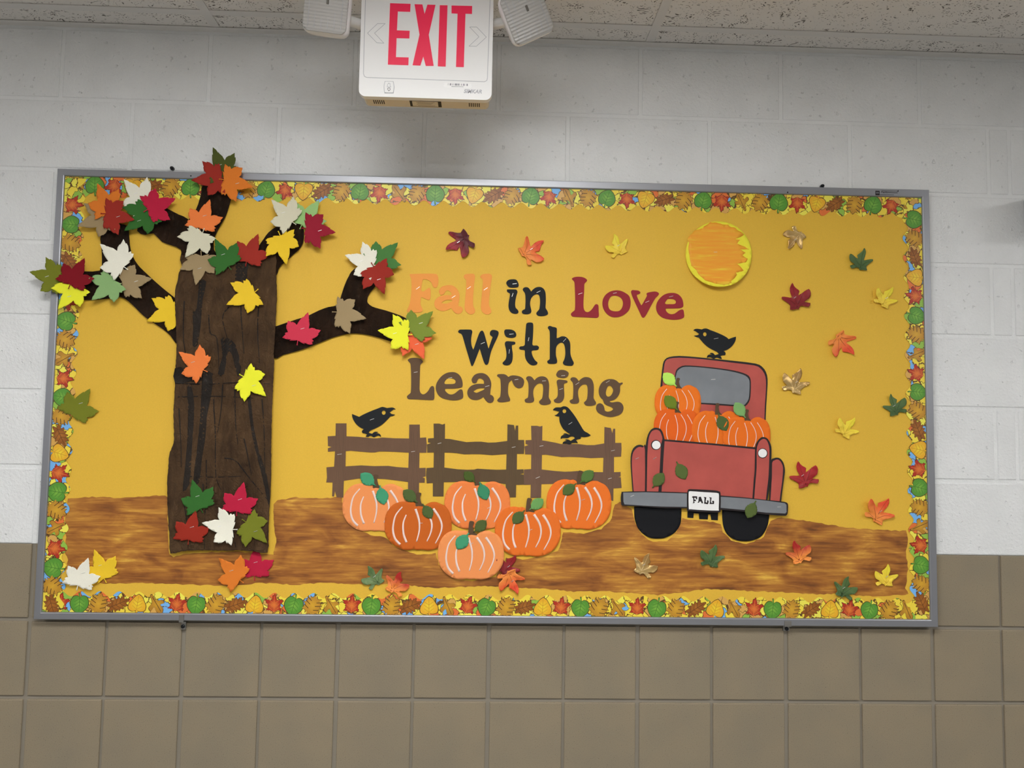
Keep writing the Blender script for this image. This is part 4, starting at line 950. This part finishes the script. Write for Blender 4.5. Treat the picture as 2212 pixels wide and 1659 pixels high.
pumpkin('bright orange paper pumpkin against the right fence panel', (1180,1036,1320,1143.5), (224,112,40), PB + .0020, [((1245,1044),(1215.7,1068),(80,98,48)), ((1252.8,1043.4),(1281.8,1016.8),(82,112,56))], P_RIBS, PG, [((1256,1080.5),(1264,1078))], 2)
pumpkin('orange paper pumpkin with one pale and one dark green leaf', (1069,1095,1210.7,1201.5), (220,110,40), PB + .0042, [((1133.5,1102),(1108,1131),DKG), ((1143.4,1101.4),(1173.7,1078),MID)], P_RIBS, PG, [((1142,1146),(1150,1143))], 2)
pumpkin('peach orange paper pumpkin in front, lowest of the pile', (946,1145,1088.5,1252), (240,142,84), PB + .0066, [((1013,1151),(986.7,1186),TEAL), ((1023,1150),(1050.8,1124.5),(78,92,48))], P_RIBS, PG, [((1015.5,1175.5),(1022.5,1172.5))])

# ------------------------------------------------------------------ the truck
tk = unp(1520, 1176, PB)
truck = empty('paper_truck', (tk[0], -PB, tk[1])); tag(truck, 'red paper pickup truck seen from behind with FALL plate', 'truck')
Q4 = lambda p: Z(1420, 760, 8.508, p)
Q1 = lambda p: Z(1330, 910, 9.76, p)
Q2 = lambda p: Z(1330, 1040, 11.06, p)
Q3 = lambda p: Z(1520, 1040, 11.06, p)
D0 = PB + .0005
def part(nm, outline, fill, d, mfill, parent=truck, n=2, bl=None):
    o = sheet(nm, [smooth(outline, n)], d, .0004, bl or M_INK, parent)
    sheet(nm + '_face', [smooth(fill, n)], d + .0004, .0002, mfill, o)
    return o
M_TYRE = paper((20, 21, 25), .5)
for nm, pts in (('tire', Q2([(440,600,1),(445,850),(480,1000),(540,1130),(640,1240),(760,1320),(880,1355),(1050,1358),(1180,1340),(1370,1250),(1490,1120),(1550,990),(1565,850),(1570,600,1)])), ('tire', Q3([(440,640,1),(440,850),(470,1080),(540,1240),(650,1340),(800,1405),(1000,1425),(1180,1400),(1340,1330),(1450,1210),(1520,1060),(1555,900),(1565,740,1)]))):
    sheet(nm, [smooth(pts, 3)], D0, .0005, M_TYRE, truck, (lambda x, z: .0006 + max(0, -z) * .06), .012)
sheet('undercarriage', [[(1485,1098),(1485,1118.2),(1497.7,1119),(1498.6,1108.7),(1509.5,1109.6),(1510.4,1121.4),(1529,1122),(1529.8,1111.4),(1534.5,1111.4),(1536.3,1123.2),(1550.7,1124),(1551.6,1098)]], D0 + .0002, .0004, M_TYRE, truck)
cab = part('cab', Q4([(30,1000,1),(55,640),(75,440),(100,230),(140,140),(220,95),(400,75),(700,95),(1050,130),(1450,170),(1800,215),(1920,270),(1995,370),(2025,500),(2020,700),(2000,1000),(1985,1380,1),(60,1380,1)]), Q4([(75,1000,1),(92,640),(108,420),(125,270),(150,170),(220,125),(400,108),(700,125),(1050,160),(1450,208),(1780,250),(1890,300),(1965,400),(1995,520),(1995,700),(1975,1000),(1962,1370,1),(90,1370,1)]), D0 + .0006, M_RED)
part('rear_window', Q4([(322,500),(325,420),(350,330),(420,275),(510,250),(700,258),(1000,285),(1300,325),(1500,365),(1640,415),(1700,470),(1718,560),(1715,750),(1700,880),(1650,970),(1570,1015),(1400,1000),(1100,980),(800,960),(400,930),(330,880)]), Q4([(337,500),(345,430),(370,350),(440,295),(520,275),(700,280),(1000,308),(1300,350),(1500,395),(1620,440),(1680,500),(1695,580),(1690,750),(1675,870),(1625,950),(1560,990),(1400,975),(1100,950),(800,935),(410,905),(345,860)]), D0 + .0013, M_GREY)
part('tailgate', [(1429,948.5,1),(1531,957,1),(1633,966.3,1),(1630,1085,1),(1424,1070,1)], [(1431,952.6,1),(1531,960.8,1),(1631,970.4,1),(1629,1084,1),(1425,1069,1)], PB + .0098, M_RED, truck, 1)
def fender(black, red, d, lamp=None):
    o = part('fender', black, red, d, M_RED)
    if lamp:
        l = sheet('tail_lamp', [ell(*lamp[0])], d + .0007, .0003, M_INK, o)
        sheet('lamp_face', [ell(*lamp[1])], d + .0010, .0002, paper((232,236,240)), o)
fender(Q1([(355,1490,1),(325,1100),(312,850),(325,680),(370,570),(440,510),(520,495),(590,520),(645,562),(650,1490,1)]), Q1([(380,1488,1),(350,1100),(340,850),(355,700),(390,620),(450,560),(510,540),(570,555),(615,590),(618,1488,1)]), PB + .0104)
fender(Q1([(615,1490,1),(625,700),(640,450),(680,280),(740,180),(810,140),(870,138),(940,160),(990,230),(1020,340),(1030,420),(1010,700),(990,1080),(965,1490,1)]), Q1([(656,1488,1),(668,700),(690,400),(720,280),(770,205),(850,178),(920,200),(960,270),(985,370),(958,480),(938,800),(918,1200),(900,1488,1)]), PB + .0112, (( 1417, 961.2, 10.9, 10.9), (1417.6, 961.3, 9.2, 9.2)))
fender([(1661,1086,1),(1664,1030),(1665,996),(1671,990),(1679,988.5),(1686,991),(1692,999),(1695,1010),(1695.5,1020),(1692.7,1040),(1690,1060),(1687,1088,1)], [(1664,1085,1),(1667.5,1030),(1668,1000),(1673,994.5),(1679,992.5),(1684.5,995),(1689,1002),(1691.5,1012),(1689.5,1040),(1686.5,1062),(1683.5,1086,1)], PB + .0104)
fender([(1625,1082,1),(1628,1040),(1630.8,1010),(1631.3,968),(1634,957),(1638.4,950),(1644,945),(1649,944),(1656,946),(1661,952),(1665,961),(1666.6,971.5),(1666,995),(1664,1030),(1661,1060),(1657,1084,1)], [(1629,1080,1),(1632,1040),(1634.5,1010),(1634.6,972),(1637,961),(1641,953),(1648.6,948),(1655,950),(1659,957),(1662,970),(1661.5,995),(1660,1030),(1656.5,1060),(1654,1083,1)], PB + .0112, ((1647.4, 979.1, 10.9, 10.9), (1647.3, 979.0, 9.4, 9.4)))
bm_ = sheet('bumper', [smooth([(1341.3,1069.8),(1342.7,1063.5),(1345.4,1062.2),(1393,1061.2),(1485.5,1064),(1556.2,1070.3),(1610.4,1074.8),(1655.6,1079.8),(1687.3,1083),(1697.2,1084.8),(1701.7,1088),(1702.5,1096),(1701.3,1108.7),(1698.6,1113.2),(1691.8,1114.1),(1655.6,1111.4),(1610.4,1105.7),(1558.9,1101.5),(1484.6,1097.8),(1438.5,1097.9),(1402.3,1095.6),(1366.2,1093.2),(1344.5,1092),(1341.8,1087),(1340.8,1078)], 2)], PB + .0124, .0004, M_INK, truck)
sheet('bumper_face', [[(1346.3,1064),(1393.3,1063.3),(1483.7,1066),(1483.7,1095),(1429.5,1094.2),(1393,1092.4),(1349,1089.5),(1346.7,1083.4)]], PB + .0128, .0002, M_GREY, bm_)
sheet('bumper_face', [[(1557,1073),(1610.4,1076.6),(1655.6,1081.4),(1695.4,1087),(1698.8,1090.6),(1699,1106),(1696.3,1109.2),(1655.6,1107.4),(1610.4,1101.9),(1556.6,1097)]], PB + .0128, .0002, M_GREY, bm_)
plate = part('number_plate', [(1484.6,1066),(1486,1059.5),(1490,1056.6),(1520,1057.8),(1545,1059.3),(1553,1061.5),(1556.5,1066),(1556.5,1100),(1552,1107),(1520,1106),(1486,1103.5),(1484.6,1098)], [(1487.6,1066),(1488.5,1062.5),(1491.5,1061),(1520,1063),(1545,1064.4),(1550.5,1065.5),(1553,1069),(1552.4,1099),(1550,1103),(1520,1102),(1492,1100),(1487.8,1097)], PB + .0134, paper((228,231,235)))
for pts in (Q2([(1820,375),(1840,352),(1945,355),(1948,425),(1920,430),(1912,392),(1880,388),(1876,428),(1912,438),(1920,470),(1872,470),(1888,510),(1840,525),(1855,490),(1850,400)]), Q2([(1985,370),(2035,365),(2090,520),(2050,520),(2040,480),(2000,480),(1992,510),(1950,505),(1975,480)]),
            Q3([(0,370),(65,378),(45,480),(60,508),(85,492),(75,460),(105,445),(122,480),(108,530),(95,545),(8,530),(15,490),(20,400)]), Q3([(130,375),(190,385),(175,480),(190,515),(215,510),(200,480),(225,455),(252,480),(245,540),(140,540),(150,500),(155,410)])):
    sheet('plate_letter', [pts], PB + .0141, .0002, M_INK, plate)
for a, b in (((1435+410/9.76-62.5, 0), (0, 0)),): pass
for a, b in (Q1([(415,800),(490,765)]), Q1([(790,800),(858,757)]), Q1([(310,1588),(388,1558)]), Q3([(1760,612),(1850,605)])):
    staple(a, b, PB + .0132, truck)
a, b = Q4([(985,512),(1068,505)]); staple(a, b, D0 + .0019, truck)

TG = 'paper pumpkins in the truck bed'
ORG = (226,112,34)
pumpkin('orange paper pumpkin with lime leaf, topmost in the truck', (1414,831,1514,912), (226,114,34), PB + .0027, [((1461,835),(1432.5,806),(182,230,98))], P_RIBS2, TG)
pumpkin('orange paper pumpkin with olive leaf under the lime-leaved one', (1412,883,1512,968), (218,96,30), PB + .0043, [((1463,886),(1436,855),(104,122,36))], P_RIBS2, TG)
pumpkin('orange paper pumpkin with dark leaf in the middle of the truck bed', (1494,887,1604,976), (222,110,32), PB + .0059, [((1550.5,893.4),(1569,931),DKG)], P_RIBS2, TG)
pumpkin('orange paper pumpkin with sage leaf at the right of the truck bed', (1561,900,1664,986), (222,108,32), PB + .0075, [((1610,903),(1587,869.5),(120,164,100))], P_RIBS2, TG)
for S, Tp, dd, lab in (((1461,997),(1480.6,1035.5),.0110,'small dark green paper leaf on the tailgate'), ((1409,1054),(1433.5,1021.7),.0138,'small dark green paper leaf over the left fender edge'), ((1632.6,1081.6),(1614,1119),.0138,'small dark green paper leaf on the right half of the bumper')):
    o = small_leaf(S, Tp, PB + dd, (82,98,50), None, 'small_leaf'); tag(o, lab, 'leaf', 'small green leaves on the truck')

# ------------------------------------------------------------------ the harvest moon
def moonbend(x, z): return .0015 + 1.5 * max(0, -z + .01) ** 2 + .5 * x * x
moon = sheet('paper_moon', [[(1551 + 71.2 * math.cos(2*math.pi*i/64), 550.5 + 72 * math.sin(2*math.pi*i/64)) for i in range(64)]], PB + .001, .0004, paper((246,216,62)), None, moonbend, .012)
tag(moon, 'round yellow paper moon brushed with orange paint', 'moon')
MP = [(570,160),(640,110),(780,115),(900,150),(1030,160),(1060,200),(1190,230),(1220,280),(1330,340),(1370,380),(1290,430),(1180,470),(1280,490),(1220,570),(1340,620),(1475,700),(1280,700),(1400,770),(1330,830),(1440,910),(1400,980),(1220,1020),(1290,1080),(1350,1170),(1180,1210),(1200,1260),(1150,1330),(1060,1400),(1080,1450),(900,1490),(700,1450),(500,1380),(380,1260),(300,1130),(220,1060),(190,900),(160,700),(170,560),(135,480),(200,390),(300,290),(480,240),(500,200)]
def m_orange():
    m, t, b = nt('orange_brush_paint')
    n = nd(t, 'ShaderNodeTexNoise', Scale=8.0, Detail=6.0, Roughness=.6); t.links.new(coords(t, (1.2, 1, 14), (0, -.12, 0)), n.inputs['Vector'])
    r = ramp(t, n.outputs['Fac'], [(0.3, alb((240, 142, 34))), (0.55, alb((248, 160, 38))), (0.72, alb((248, 196, 54)))])
    t.links.new(r.outputs[0], b.inputs['Base Color']); b.inputs['Roughness'].default_value = .6
    return m
mpx = Z(1470, 470, 10.05, MP)
Lm = [[unp(*p, PB + .001) for p in jag(mpx, .5, 4)]]
me = solid('orange_paint', Lm, .0002, m_orange(), lambda x, z: .0005 + moonbend(x, z), .012, moon.location.x, moon.location.z)
obj('orange_paint', me, tuple(moon.location), moon)
a, b = Z(1470, 470, 10.05, [(715,750),(800,750)]); staple(a, b, PB + .0028, moon, M_DARKSTEEL)

# ------------------------------------------------------------------ fabric leaves
FL = [(893,705),(908,728),(925,745),(945,762),(940,792),(972,768),(1000,750),(1012,780),(1005,815),(975,840),(1012,850),(1000,878),(968,868),(948,872),(940,892),(932,888),(912,893),(885,893),(888,862),(860,835),(835,815),(836,800),(868,802),(900,806),(888,775),(882,740)]
_b, _t = (935, 890), (893, 705)
_e = Vector((_t[0]-_b[0], _t[1]-_b[1])); _el = _e.length
FLN = []
for p in FL:
    q = Vector((p[0]-_b[0], p[1]-_b[1])); FLN.append((q.dot(_e) / _el / _el, -1.14 * (q.x * _e.y - q.y * _e.x) / _el / _el))
FV = [[(0.05,0),(.5,.02),(.95,.0)], [(.12,0),(.38,.22),(.62,.42)], [(.12,0),(.38,-.2),(.5,-.45)], [(.08,0),(.15,.22),(.18,.4)], [(.08,0),(.1,-.18),(.08,-.28)]]
fm = dict(
 maroon=m_fabric('fabric_maroon', (84,14,26), (150,34,44)), orange=m_fabric('fabric_orange', (226,132,56), (216,70,36)), yellow=m_fabric('fabric_yellow', (236,196,60), (226,208,52)),
 gold=m_fabric('fabric_gold_foil', (196,164,106), (178,140,84), .3, .55), green=m_fabric('fabric_green', (64,90,46), (80,106,56)), red=m_fabric('fabric_red', (146,22,26), (166,30,34)),
 flame=m_fabric('fabric_flame', (240,138,54), (172,36,30), .55, 0, -.05), sage=m_fabric('fabric_sage', (104,126,80), (84,110,64)), crimson=m_fabric('fabric_crimson', (120,14,22), (142,20,28)))
U1 = lambda *p: [(840 + a[0] / 3.16, 460 + a[1] / 3.16) for a in p]
U4 = lambda *p: [(1440 + a[0] / 3.318, 400 + a[1] / 3.318) for a in p]
U5 = lambda *p: [(1640 + a[0] / 2.766, 780 + a[1] / 2.766) for a in p]
U7 = lambda *p: [(1300 + a[0] / 2.911, 1140 + a[1] / 2.911) for a in p]
U2 = lambda *p: [(680 + a[0] / 3.16, 850 + a[1] / 3.16) for a in p]
FLEAVES = [
 (U1((545,155),(388,257)), 'maroon', 'dark maroon fabric leaf above the word Fall'),
 (U1((905,292),(1058,193)), 'orange', 'orange fabric leaf above the word in'),
 (U1((1590,285),(1535,145)), 'yellow', 'yellow fabric leaf above the word Love'),
 (U4((960,345),(865,455)), 'gold', 'metallic gold fabric leaf right of the moon, near the top border'),
 (U4((1385,605),(1410,458)), 'green', 'dark green fabric leaf at the upper right'),
 (U4((935,890),(893,703)), 'crimson', 'deep red fabric leaf right of the moon'),
 (U4((1540,870),(1615,732)), 'yellow', 'yellow fabric leaf near the right border at the top'),
 (U4((1215,1070),(1337,1217)), 'orange', 'orange fabric leaf at the right, halfway down'),
 (U4((905,1490),(957,1312)), 'gold', 'metallic gold fabric leaf just right of the truck roof'),
 (U4((1645,1645),(1600,1498)), 'green', 'dark green fabric leaf at the right border beside the truck height'),
 (U5((500,450),(567,338)), 'yellow', 'yellow fabric leaf right of the truck bed'),
 (U5((280,750),(226,598)), 'red', 'red fabric leaf beside the right fender'),
 (U5((685,960),(770,818)), 'orange', 'orange fabric leaf above the ground at the far right'),
 (U5((240,1205),(203,1068)), 'flame', 'red and orange fabric leaf on the ground right of the truck'),
 (U5((755,1340),(765,1215)), 'yellow', 'yellow fabric leaf on the ground at the lower right corner'),
 (U5((485,1408),(527,1282)), 'green', 'dark green fabric leaf at the bottom border on the right'),
 (U7((685,245),(712,102)), 'green', 'green fabric leaf on the ground below the tires'),
 (U7((235,290),(297,157)), 'gold', 'metallic gold fabric leaf on the ground left of the truck'),
 (U2((440,1300),(365,1178)), 'sage', 'sage green fabric leaf on the ground left of the front pumpkin'),
 (U2((520,1355),(592,1212)), 'flame', 'red and orange fabric leaf at the bottom border left of pumpkins'),
 (U2((1285,1240),(1372,1100)), 'crimson', 'deep red fabric leaf peeking from behind the front pumpkin'),
 (U2((1320,1208),(1385,1368)), 'orange', 'orange fabric leaf right of the front pumpkin'),
]
M_FV = {}
for k, ((S, Tp), c, label) in enumerate(FLEAVES):
    ex, ey = Tp[0]-S[0], Tp[1]-S[1]; rnd = random.Random(k + 40)
    L = math.hypot(ex, ey); t_ = max(48, min(60, L)) / L
    mx_, my_ = (S[0]+Tp[0])/2, (S[1]+Tp[1])/2; ex, ey = ex * t_, ey * t_; S = (mx_ - ex/2, my_ - ey/2)
    fl = 1 if k % 2 else -1
    d = PB + .0015 + (.004 if k == 21 else 0) + (.0008 if k == 15 else 0)
    px = [(S[0] + a * ex - b * fl * ey, S[1] + a * ey + b * fl * ex) for a, b in FLN]
    Lw = [unp(*p, d) for p in smooth(px, 2)]
    C0 = unp(S[0] + ex * .5, S[1] + ey * .5, d); tw = unp(S[0] + ex, S[1] + ey, d); sw = unp(S[0], S[1], d)
    ang = math.atan2(tw[0]-sw[0], tw[1]-sw[1])             # rotation about y so that local z points to the tip
    ca, sa = math.cos(ang), math.sin(ang)
    def loc2(p): x_, z_ = p[0]-C0[0], p[1]-C0[1]; return (x_ * ca - z_ * sa, x_ * sa + z_ * ca)
    k1, k2 = rnd.uniform(1, 5), rnd.uniform(1, 6)
    def bend(x, z, k1=k1, k2=k2, sd=k):
        return .001 + k1 * x * x + k2 * z * z + .0022 * noise.noise(Vector((x * 70, sd, z * 70))) + .0012 * math.cos(math.atan2(x, z + .02) * 5)
    me = solid('fabric_leaf', [[loc2(p) for p in Lw]], .0003, fm[c], bend, .0045)
    o = obj('fabric_leaf', me, (C0[0], -d, C0[1])); o.rotation_euler.y = ang
    tag(o, label, 'leaf', 'fabric autumn leaves')
    # raised veins
    if c not in M_FV:
        base = {'maroon': (60,8,18), 'orange': (150,62,24), 'yellow': (206,170,44), 'gold': (222,198,150), 'green': (48,70,36), 'red': (96,12,16), 'flame': (150,50,24), 'sage': (74,96,58), 'crimson': (84,8,14)}[c]
        M_FV[c] = plain('fabric_vein_' + c, base, .6)
    for path in FV:
        pp = [loc2(unp(S[0] + a * ex - b * fl * ey, S[1] + a * ey + b * fl * ex, d)) for a, b in curve(path, 3)]
        vm = solid('vein', [ribbon(pp, .0011, .0004)], .0003, M_FV[c], lambda x, z: bend(x, z) + .00025)
        v = obj('vein', vm, (0, 0, 0)); v.parent = o; v.location = (0, 0, 0)
    if k % 3 != 1 or k < 3:
        st = box_mesh('staple', .0085, .0005, .0011, M_STAPLE, .0002)
        q = obj('staple', st, (0, 0, 0)); q.parent = o; q.location = (0, -.0036, -.004); q.rotation_euler.y = -ang - .6

# ------------------------------------------------------------------ the exit sign
SD = .342
M_PLAST = plain('white_plastic', (224, 224, 224), .35); M_BEIGE = plain('aged_plastic', (206, 196, 178), .5)
M_EXIT = emis('red_lit_letters', (0.75, .010, .07), .22); M_EXIT.node_tree.nodes['Principled BSDF'].inputs['Base Color'].default_value = alb((205, 14, 62)); M_EXIT.node_tree.nodes['Principled BSDF'].inputs['Roughness'].default_value = .4
M_GROOVE = plain('groove_shade', (168, 169, 175), .5); M_SLOT = plain('dark_slot', (30, 27, 24), .7)  # groove grey paints in the shade of moulded grooves and raised lettering
sx0, sx1, sz0, sz1 = .8835, 1.1985, 1.304 + ZO, 1.575 + ZO
scx = (sx0 + sx1) / 2
sign = empty('exit_sign', (scx, -SD + .03, sz0)); tag(sign, 'white plastic EXIT sign with red letters and two lamp heads', 'sign')
def rrect(x0, x1, z0, z1, r, n=6):
    out = []
    for cx_, cz_, a0 in ((x1 - r, z1 - r, 0), (x0 + r, z1 - r, 90), (x0 + r, z0 + r, 180), (x1 - r, z0 + r, 270)):
        out += [(cx_ + r * math.cos(math.radians(a0 + 90 * i / n)), cz_ + r * math.sin(math.radians(a0 + 90 * i / n))) for i in range(n + 1)]
    return out
def wsheet(nm, loops, y, th, mat, parent, bev=0):
    cx_ = sum(p[0] for p in loops[0]) / len(loops[0]); cz_ = sum(p[1] for p in loops[0]) / len(loops[0])
    me = solid(nm, loops, th, mat, None, None, cx_, cz_)
    o = obj(nm, me, (cx_, y, cz_), parent)
    if bev:
        m = o.modifiers.new('bevel', 'BEVEL'); m.width = bev; m.segments = 3; m.limit_method = 'ANGLE'; m.angle_limit = math.radians(50)
    return o
wsheet('cover', [rrect(sx0, sx1, sz0, sz1, .016)], -SD + .016, .016, M_PLAST, sign, .003)
body = wsheet('housing', [rrect(sx0 + .006, sx1 - .006, sz0 + .004, sz1 - .006, .012)], -SD + .062, .046, M_BEIGE, sign, .002)
box('canopy', (scx - .06, -SD + .015, sz1 - .004), (scx + .06, -SD + .06, CEIL - .0004), M_PLAST, sign, .003)
S_ = lambda pts: [unp(*p, SD) for p in Z(770, 0, 6.913, pts)]
S_ = lambda pts: [(q[0], q[1]) for q in [unp(*p[:2], SD) for p in Z(770, 0, 6.913, pts)]]
for pts in ([(503,50),(808,60),(803,178),(618,172),(605,455),(795,462),(790,575),(600,570),(590,855),(780,860),(775,975),(470,965)], [(868,65),(985,68),(1018,210),(1060,72),(1180,75),(1080,520),(1153,985),(1035,985),(998,845),(955,980),(838,975),(942,520)], [(1245,80),(1360,82),(1332,995),(1215,990)], [(1420,85),(1728,92),(1725,208),(1628,205),(1603,1003),(1487,1000),(1510,205),(1420,200)]):
    wsheet('exit_letter', [S_(pts)], -SD, .0008, M_EXIT, sign)
for pts in ([(430,352),(315,352),(165,495),(305,640),(410,645),(270,495),(430,352)], [(1690,403),(1795,403),(1940,555),(1790,692),(1680,690),(1830,550),(1690,403)]):
    for a, b in zip(pts[:-1], pts[1:]):
        wsheet('arrow_groove_shade', [S_(ribbon([a, b], 6))], -SD, .0002, M_GROOVE, sign)
pl = [(150,-330),(135,0),(118,500),(105,1100),(118,1140),(155,1158),(600,1172),(1200,1194),(1910,1220),(1945,1205),(1955,1170),(1972,700),(1995,0),(2008,-300)]
for a, b in zip(pl[:-1], pl[1:]):
    wsheet('face_line', [S_(ribbon([a, b], 8))], -SD, .0002, M_GROOVE, sign)
wsheet('button_groove_shade', [S_(smooth([(424,1212,1),(551,1214,1),(568,1300),(554,1396,1),(419,1394,1),(407,1300)], 2))], -SD, .0004, M_GROOVE, sign)
bt = wsheet('test_button', [S_(smooth([(430,1220,1),(545,1222,1),(560,1300),(548,1388,1),(425,1386,1),(415,1300)], 2))], -SD, .002, M_PLAST, sign, .0006)
for pts in ([(480,1245),(505,1255),(500,1275),(515,1305),(460,1300),(470,1265)], [(470,1320),(500,1318),(505,1345),(485,1365),(470,1345)]):
    for a, b in zip(pts, pts[1:] + pts[:1]): wsheet('button_mark', [S_(ribbon([a, b], 6))], -SD - .002, .0002, M_GROOVE if pts[0][0] == 480 else M_SLOT, bt)
st = wsheet('barcode_sticker', [S_(smooth([(1330,1235),(1695,1245),(1708,1270),(1700,1318),(1320,1308),(1318,1260)], 2))], -SD, .0003, plain('sticker_white', (250, 250, 250), .3), sign)
rnd = random.Random(3); xx = 1368
while xx < 1660:
    ww = rnd.choice((4, 7, 11)); wsheet('barcode_bar', [S_([(xx, 1245 + (xx-1368)*.03), (xx + ww, 1245 + (xx-1368)*.03), (xx + ww - 1, 1275 + (xx-1368)*.03), (xx - 1, 1275 + (xx-1368)*.03)])], -SD - .0003, .0001, plain('print_grey', (90, 92, 104), .6) if xx == 1368 else bpy.data.materials['print_grey'], st)
    xx += ww + rnd.choice((6, 9, 22))
wsheet('barcode_bar', [S_([(1420,1290),(1600,1296),(1600,1300),(1420,1296)])], -SD - .0003, .0001, bpy.data.materials['print_grey'], st)
q = S_([(1735, 1368)])[0]
o = obj('maker_name', text_mesh('maker_name', 'SIMKAR', .0125, M_GROOVE, .0003, .25, .0003), (q[0], -SD - .0003, q[1]), sign)
# vents and rating label under the housing
for xa in (sx0 + .03, sx1 - .055):
    for i in range(6):
        box('vent_slot', (xa + i * .0048, -SD + .028, sz0 + .0036), (xa + i * .0048 + .0022, -SD + .048, sz0 + .0045), M_SLOT, body)
rl = box('rating_label', (scx - .04, -SD + .024, sz0 + .0034), (scx + .036, -SD + .056, sz0 + .0045), M_SLOT, body)
box('label_face', (scx - .034, -SD + .026, sz0 + .0031), (scx + .028, -SD + .053, sz0 + .0035), M_BEIGE, rl)
for i in range(4):
    box('label_line', (scx - .024 + .003 * (i % 2), -SD + .029 + i * .006, sz0 + .0029), (scx + .02 - .004 * (i % 3), -SD + .0305 + i * .006, sz0 + .0032), plain('label_print', (120, 110, 96), .7) if i == 0 else bpy.data.materials['label_print'], rl)

# emergency lamp heads
def m_lens():
    m, t, b = nt('ribbed_clear_lens')
    b.inputs['Base Color'].default_value = alb((172, 170, 167)); b.inputs['Roughness'].default_value = .18
    wv = nd(t, 'ShaderNodeTexWave'); wv.bands_direction = 'Z'; wv.inputs['Scale'].default_value = 42.0; wv.inputs['Distortion'].default_value = .6; t.links.new(coords(t), wv.inputs['Vector'])
    bump(t, b, wv.outputs['Fac'], .4, .004)
    return m
M_CLEAR = m_lens()
def head(px, py, d, roll, tilt, side):
    x_, z_ = unp(px, py, d)
    h = obj('lamp_head', None, (0, 0, 0)) if False else None
    bm = bmesh.new(); bmesh.ops.create_cube(bm, size=1)
    for v in bm.verts:
        k = .78 if v.co.y > 0 else 1
        v.co = Vector((v.co.x * .112 * k, v.co.y * .07, v.co.z * .122 * k))
    bmesh.ops.bevel(bm, geom=bm.edges[:], offset=.018, segments=4, affect='EDGES', profile=.5)
    me = bpy.data.meshes.new('lamp_head'); bm.to_mesh(me); bm.free(); me.materials.append(M_PLAST)
    me.polygons.foreach_set('use_smooth', [True] * len(me.polygons))
    o = obj('lamp_head', me, (x_, -d, z_), sign); o.rotation_euler = (tilt, roll, 0)
    ln = bpy.data.objects.new('lamp_lens', solid('lamp_lens', [rrect(-.05, .05, -.055, .055, .014)], .004, M_CLEAR, lambda x, z: .0035 * (1 - (x / .052) ** 2) * (1 - (z / .057) ** 2), .009)); C.objects.link(ln); ln.parent = o; ln.location = (0, -.0335, 0)
    for i in range(6):
        g = bpy.data.objects.new('lens_groove', box_mesh('lens_groove', .0007, .001, .095, M_GROOVE)); C.objects.link(g); g.parent = ln; g.location = (-.038 + i * .0152, -.0062, 0)
    bu = bpy.data.objects.new('bulb', box_mesh('bulb', .006, .002, .014, plain('bulb_shadow', (92, 88, 82), .5), .001)); C.objects.link(bu); bu.parent = ln; bu.location = (.004, -.0073, .012)  # dark grey block on the lens for the bulb
    # arm to the sign body
    ax_ = sx0 if side < 0 else sx1
    p0 = Vector((x_, -d + .01, z_)); p1 = Vector((ax_ + .006 * -side, -SD + .035, z_ + .006))
    dv = p1 - p0; L = dv.length; n = 12; r = .012
    u = dv.normalized(); s = u.cross(Vector((0, 0, 1))).normalized(); w_ = u.cross(s)
    vs_ = [tuple(q + (s * math.cos(2*math.pi*i/n) + w_ * math.sin(2*math.pi*i/n)) * r) for q in (Vector((0,0,0)), dv) for i in range(n)]
    f = [(i, (i + 1) % n, n + (i + 1) % n, n + i) for i in range(n)]
    obj('lamp_arm', mesh('lamp_arm', vs_, f, M_PLAST, True), p0, sign)
head(712, 27, .372, math.radians(6), math.radians(12), -1)
head(1131, 36, .36, math.radians(-27), math.radians(24), 1)

# a dark box on the wall whose edge just enters the picture at the right
wb = empty('wall_box', (2.86, -.04, 1.1196 + ZO)); tag(wb, 'dark wall-mounted box at the right edge of the picture', 'box')
box('casing', (2.7335, -.11, 1.1196 + ZO), (3.05, 0, 1.2118 + ZO), plain('dark_casing', (58, 66, 78), .5), wb, .004)
box('front_panel', (2.745, -.114, 1.128 + ZO), (3.04, -.11, 1.203 + ZO), plain('dark_panel', (34, 38, 44), .4), wb)
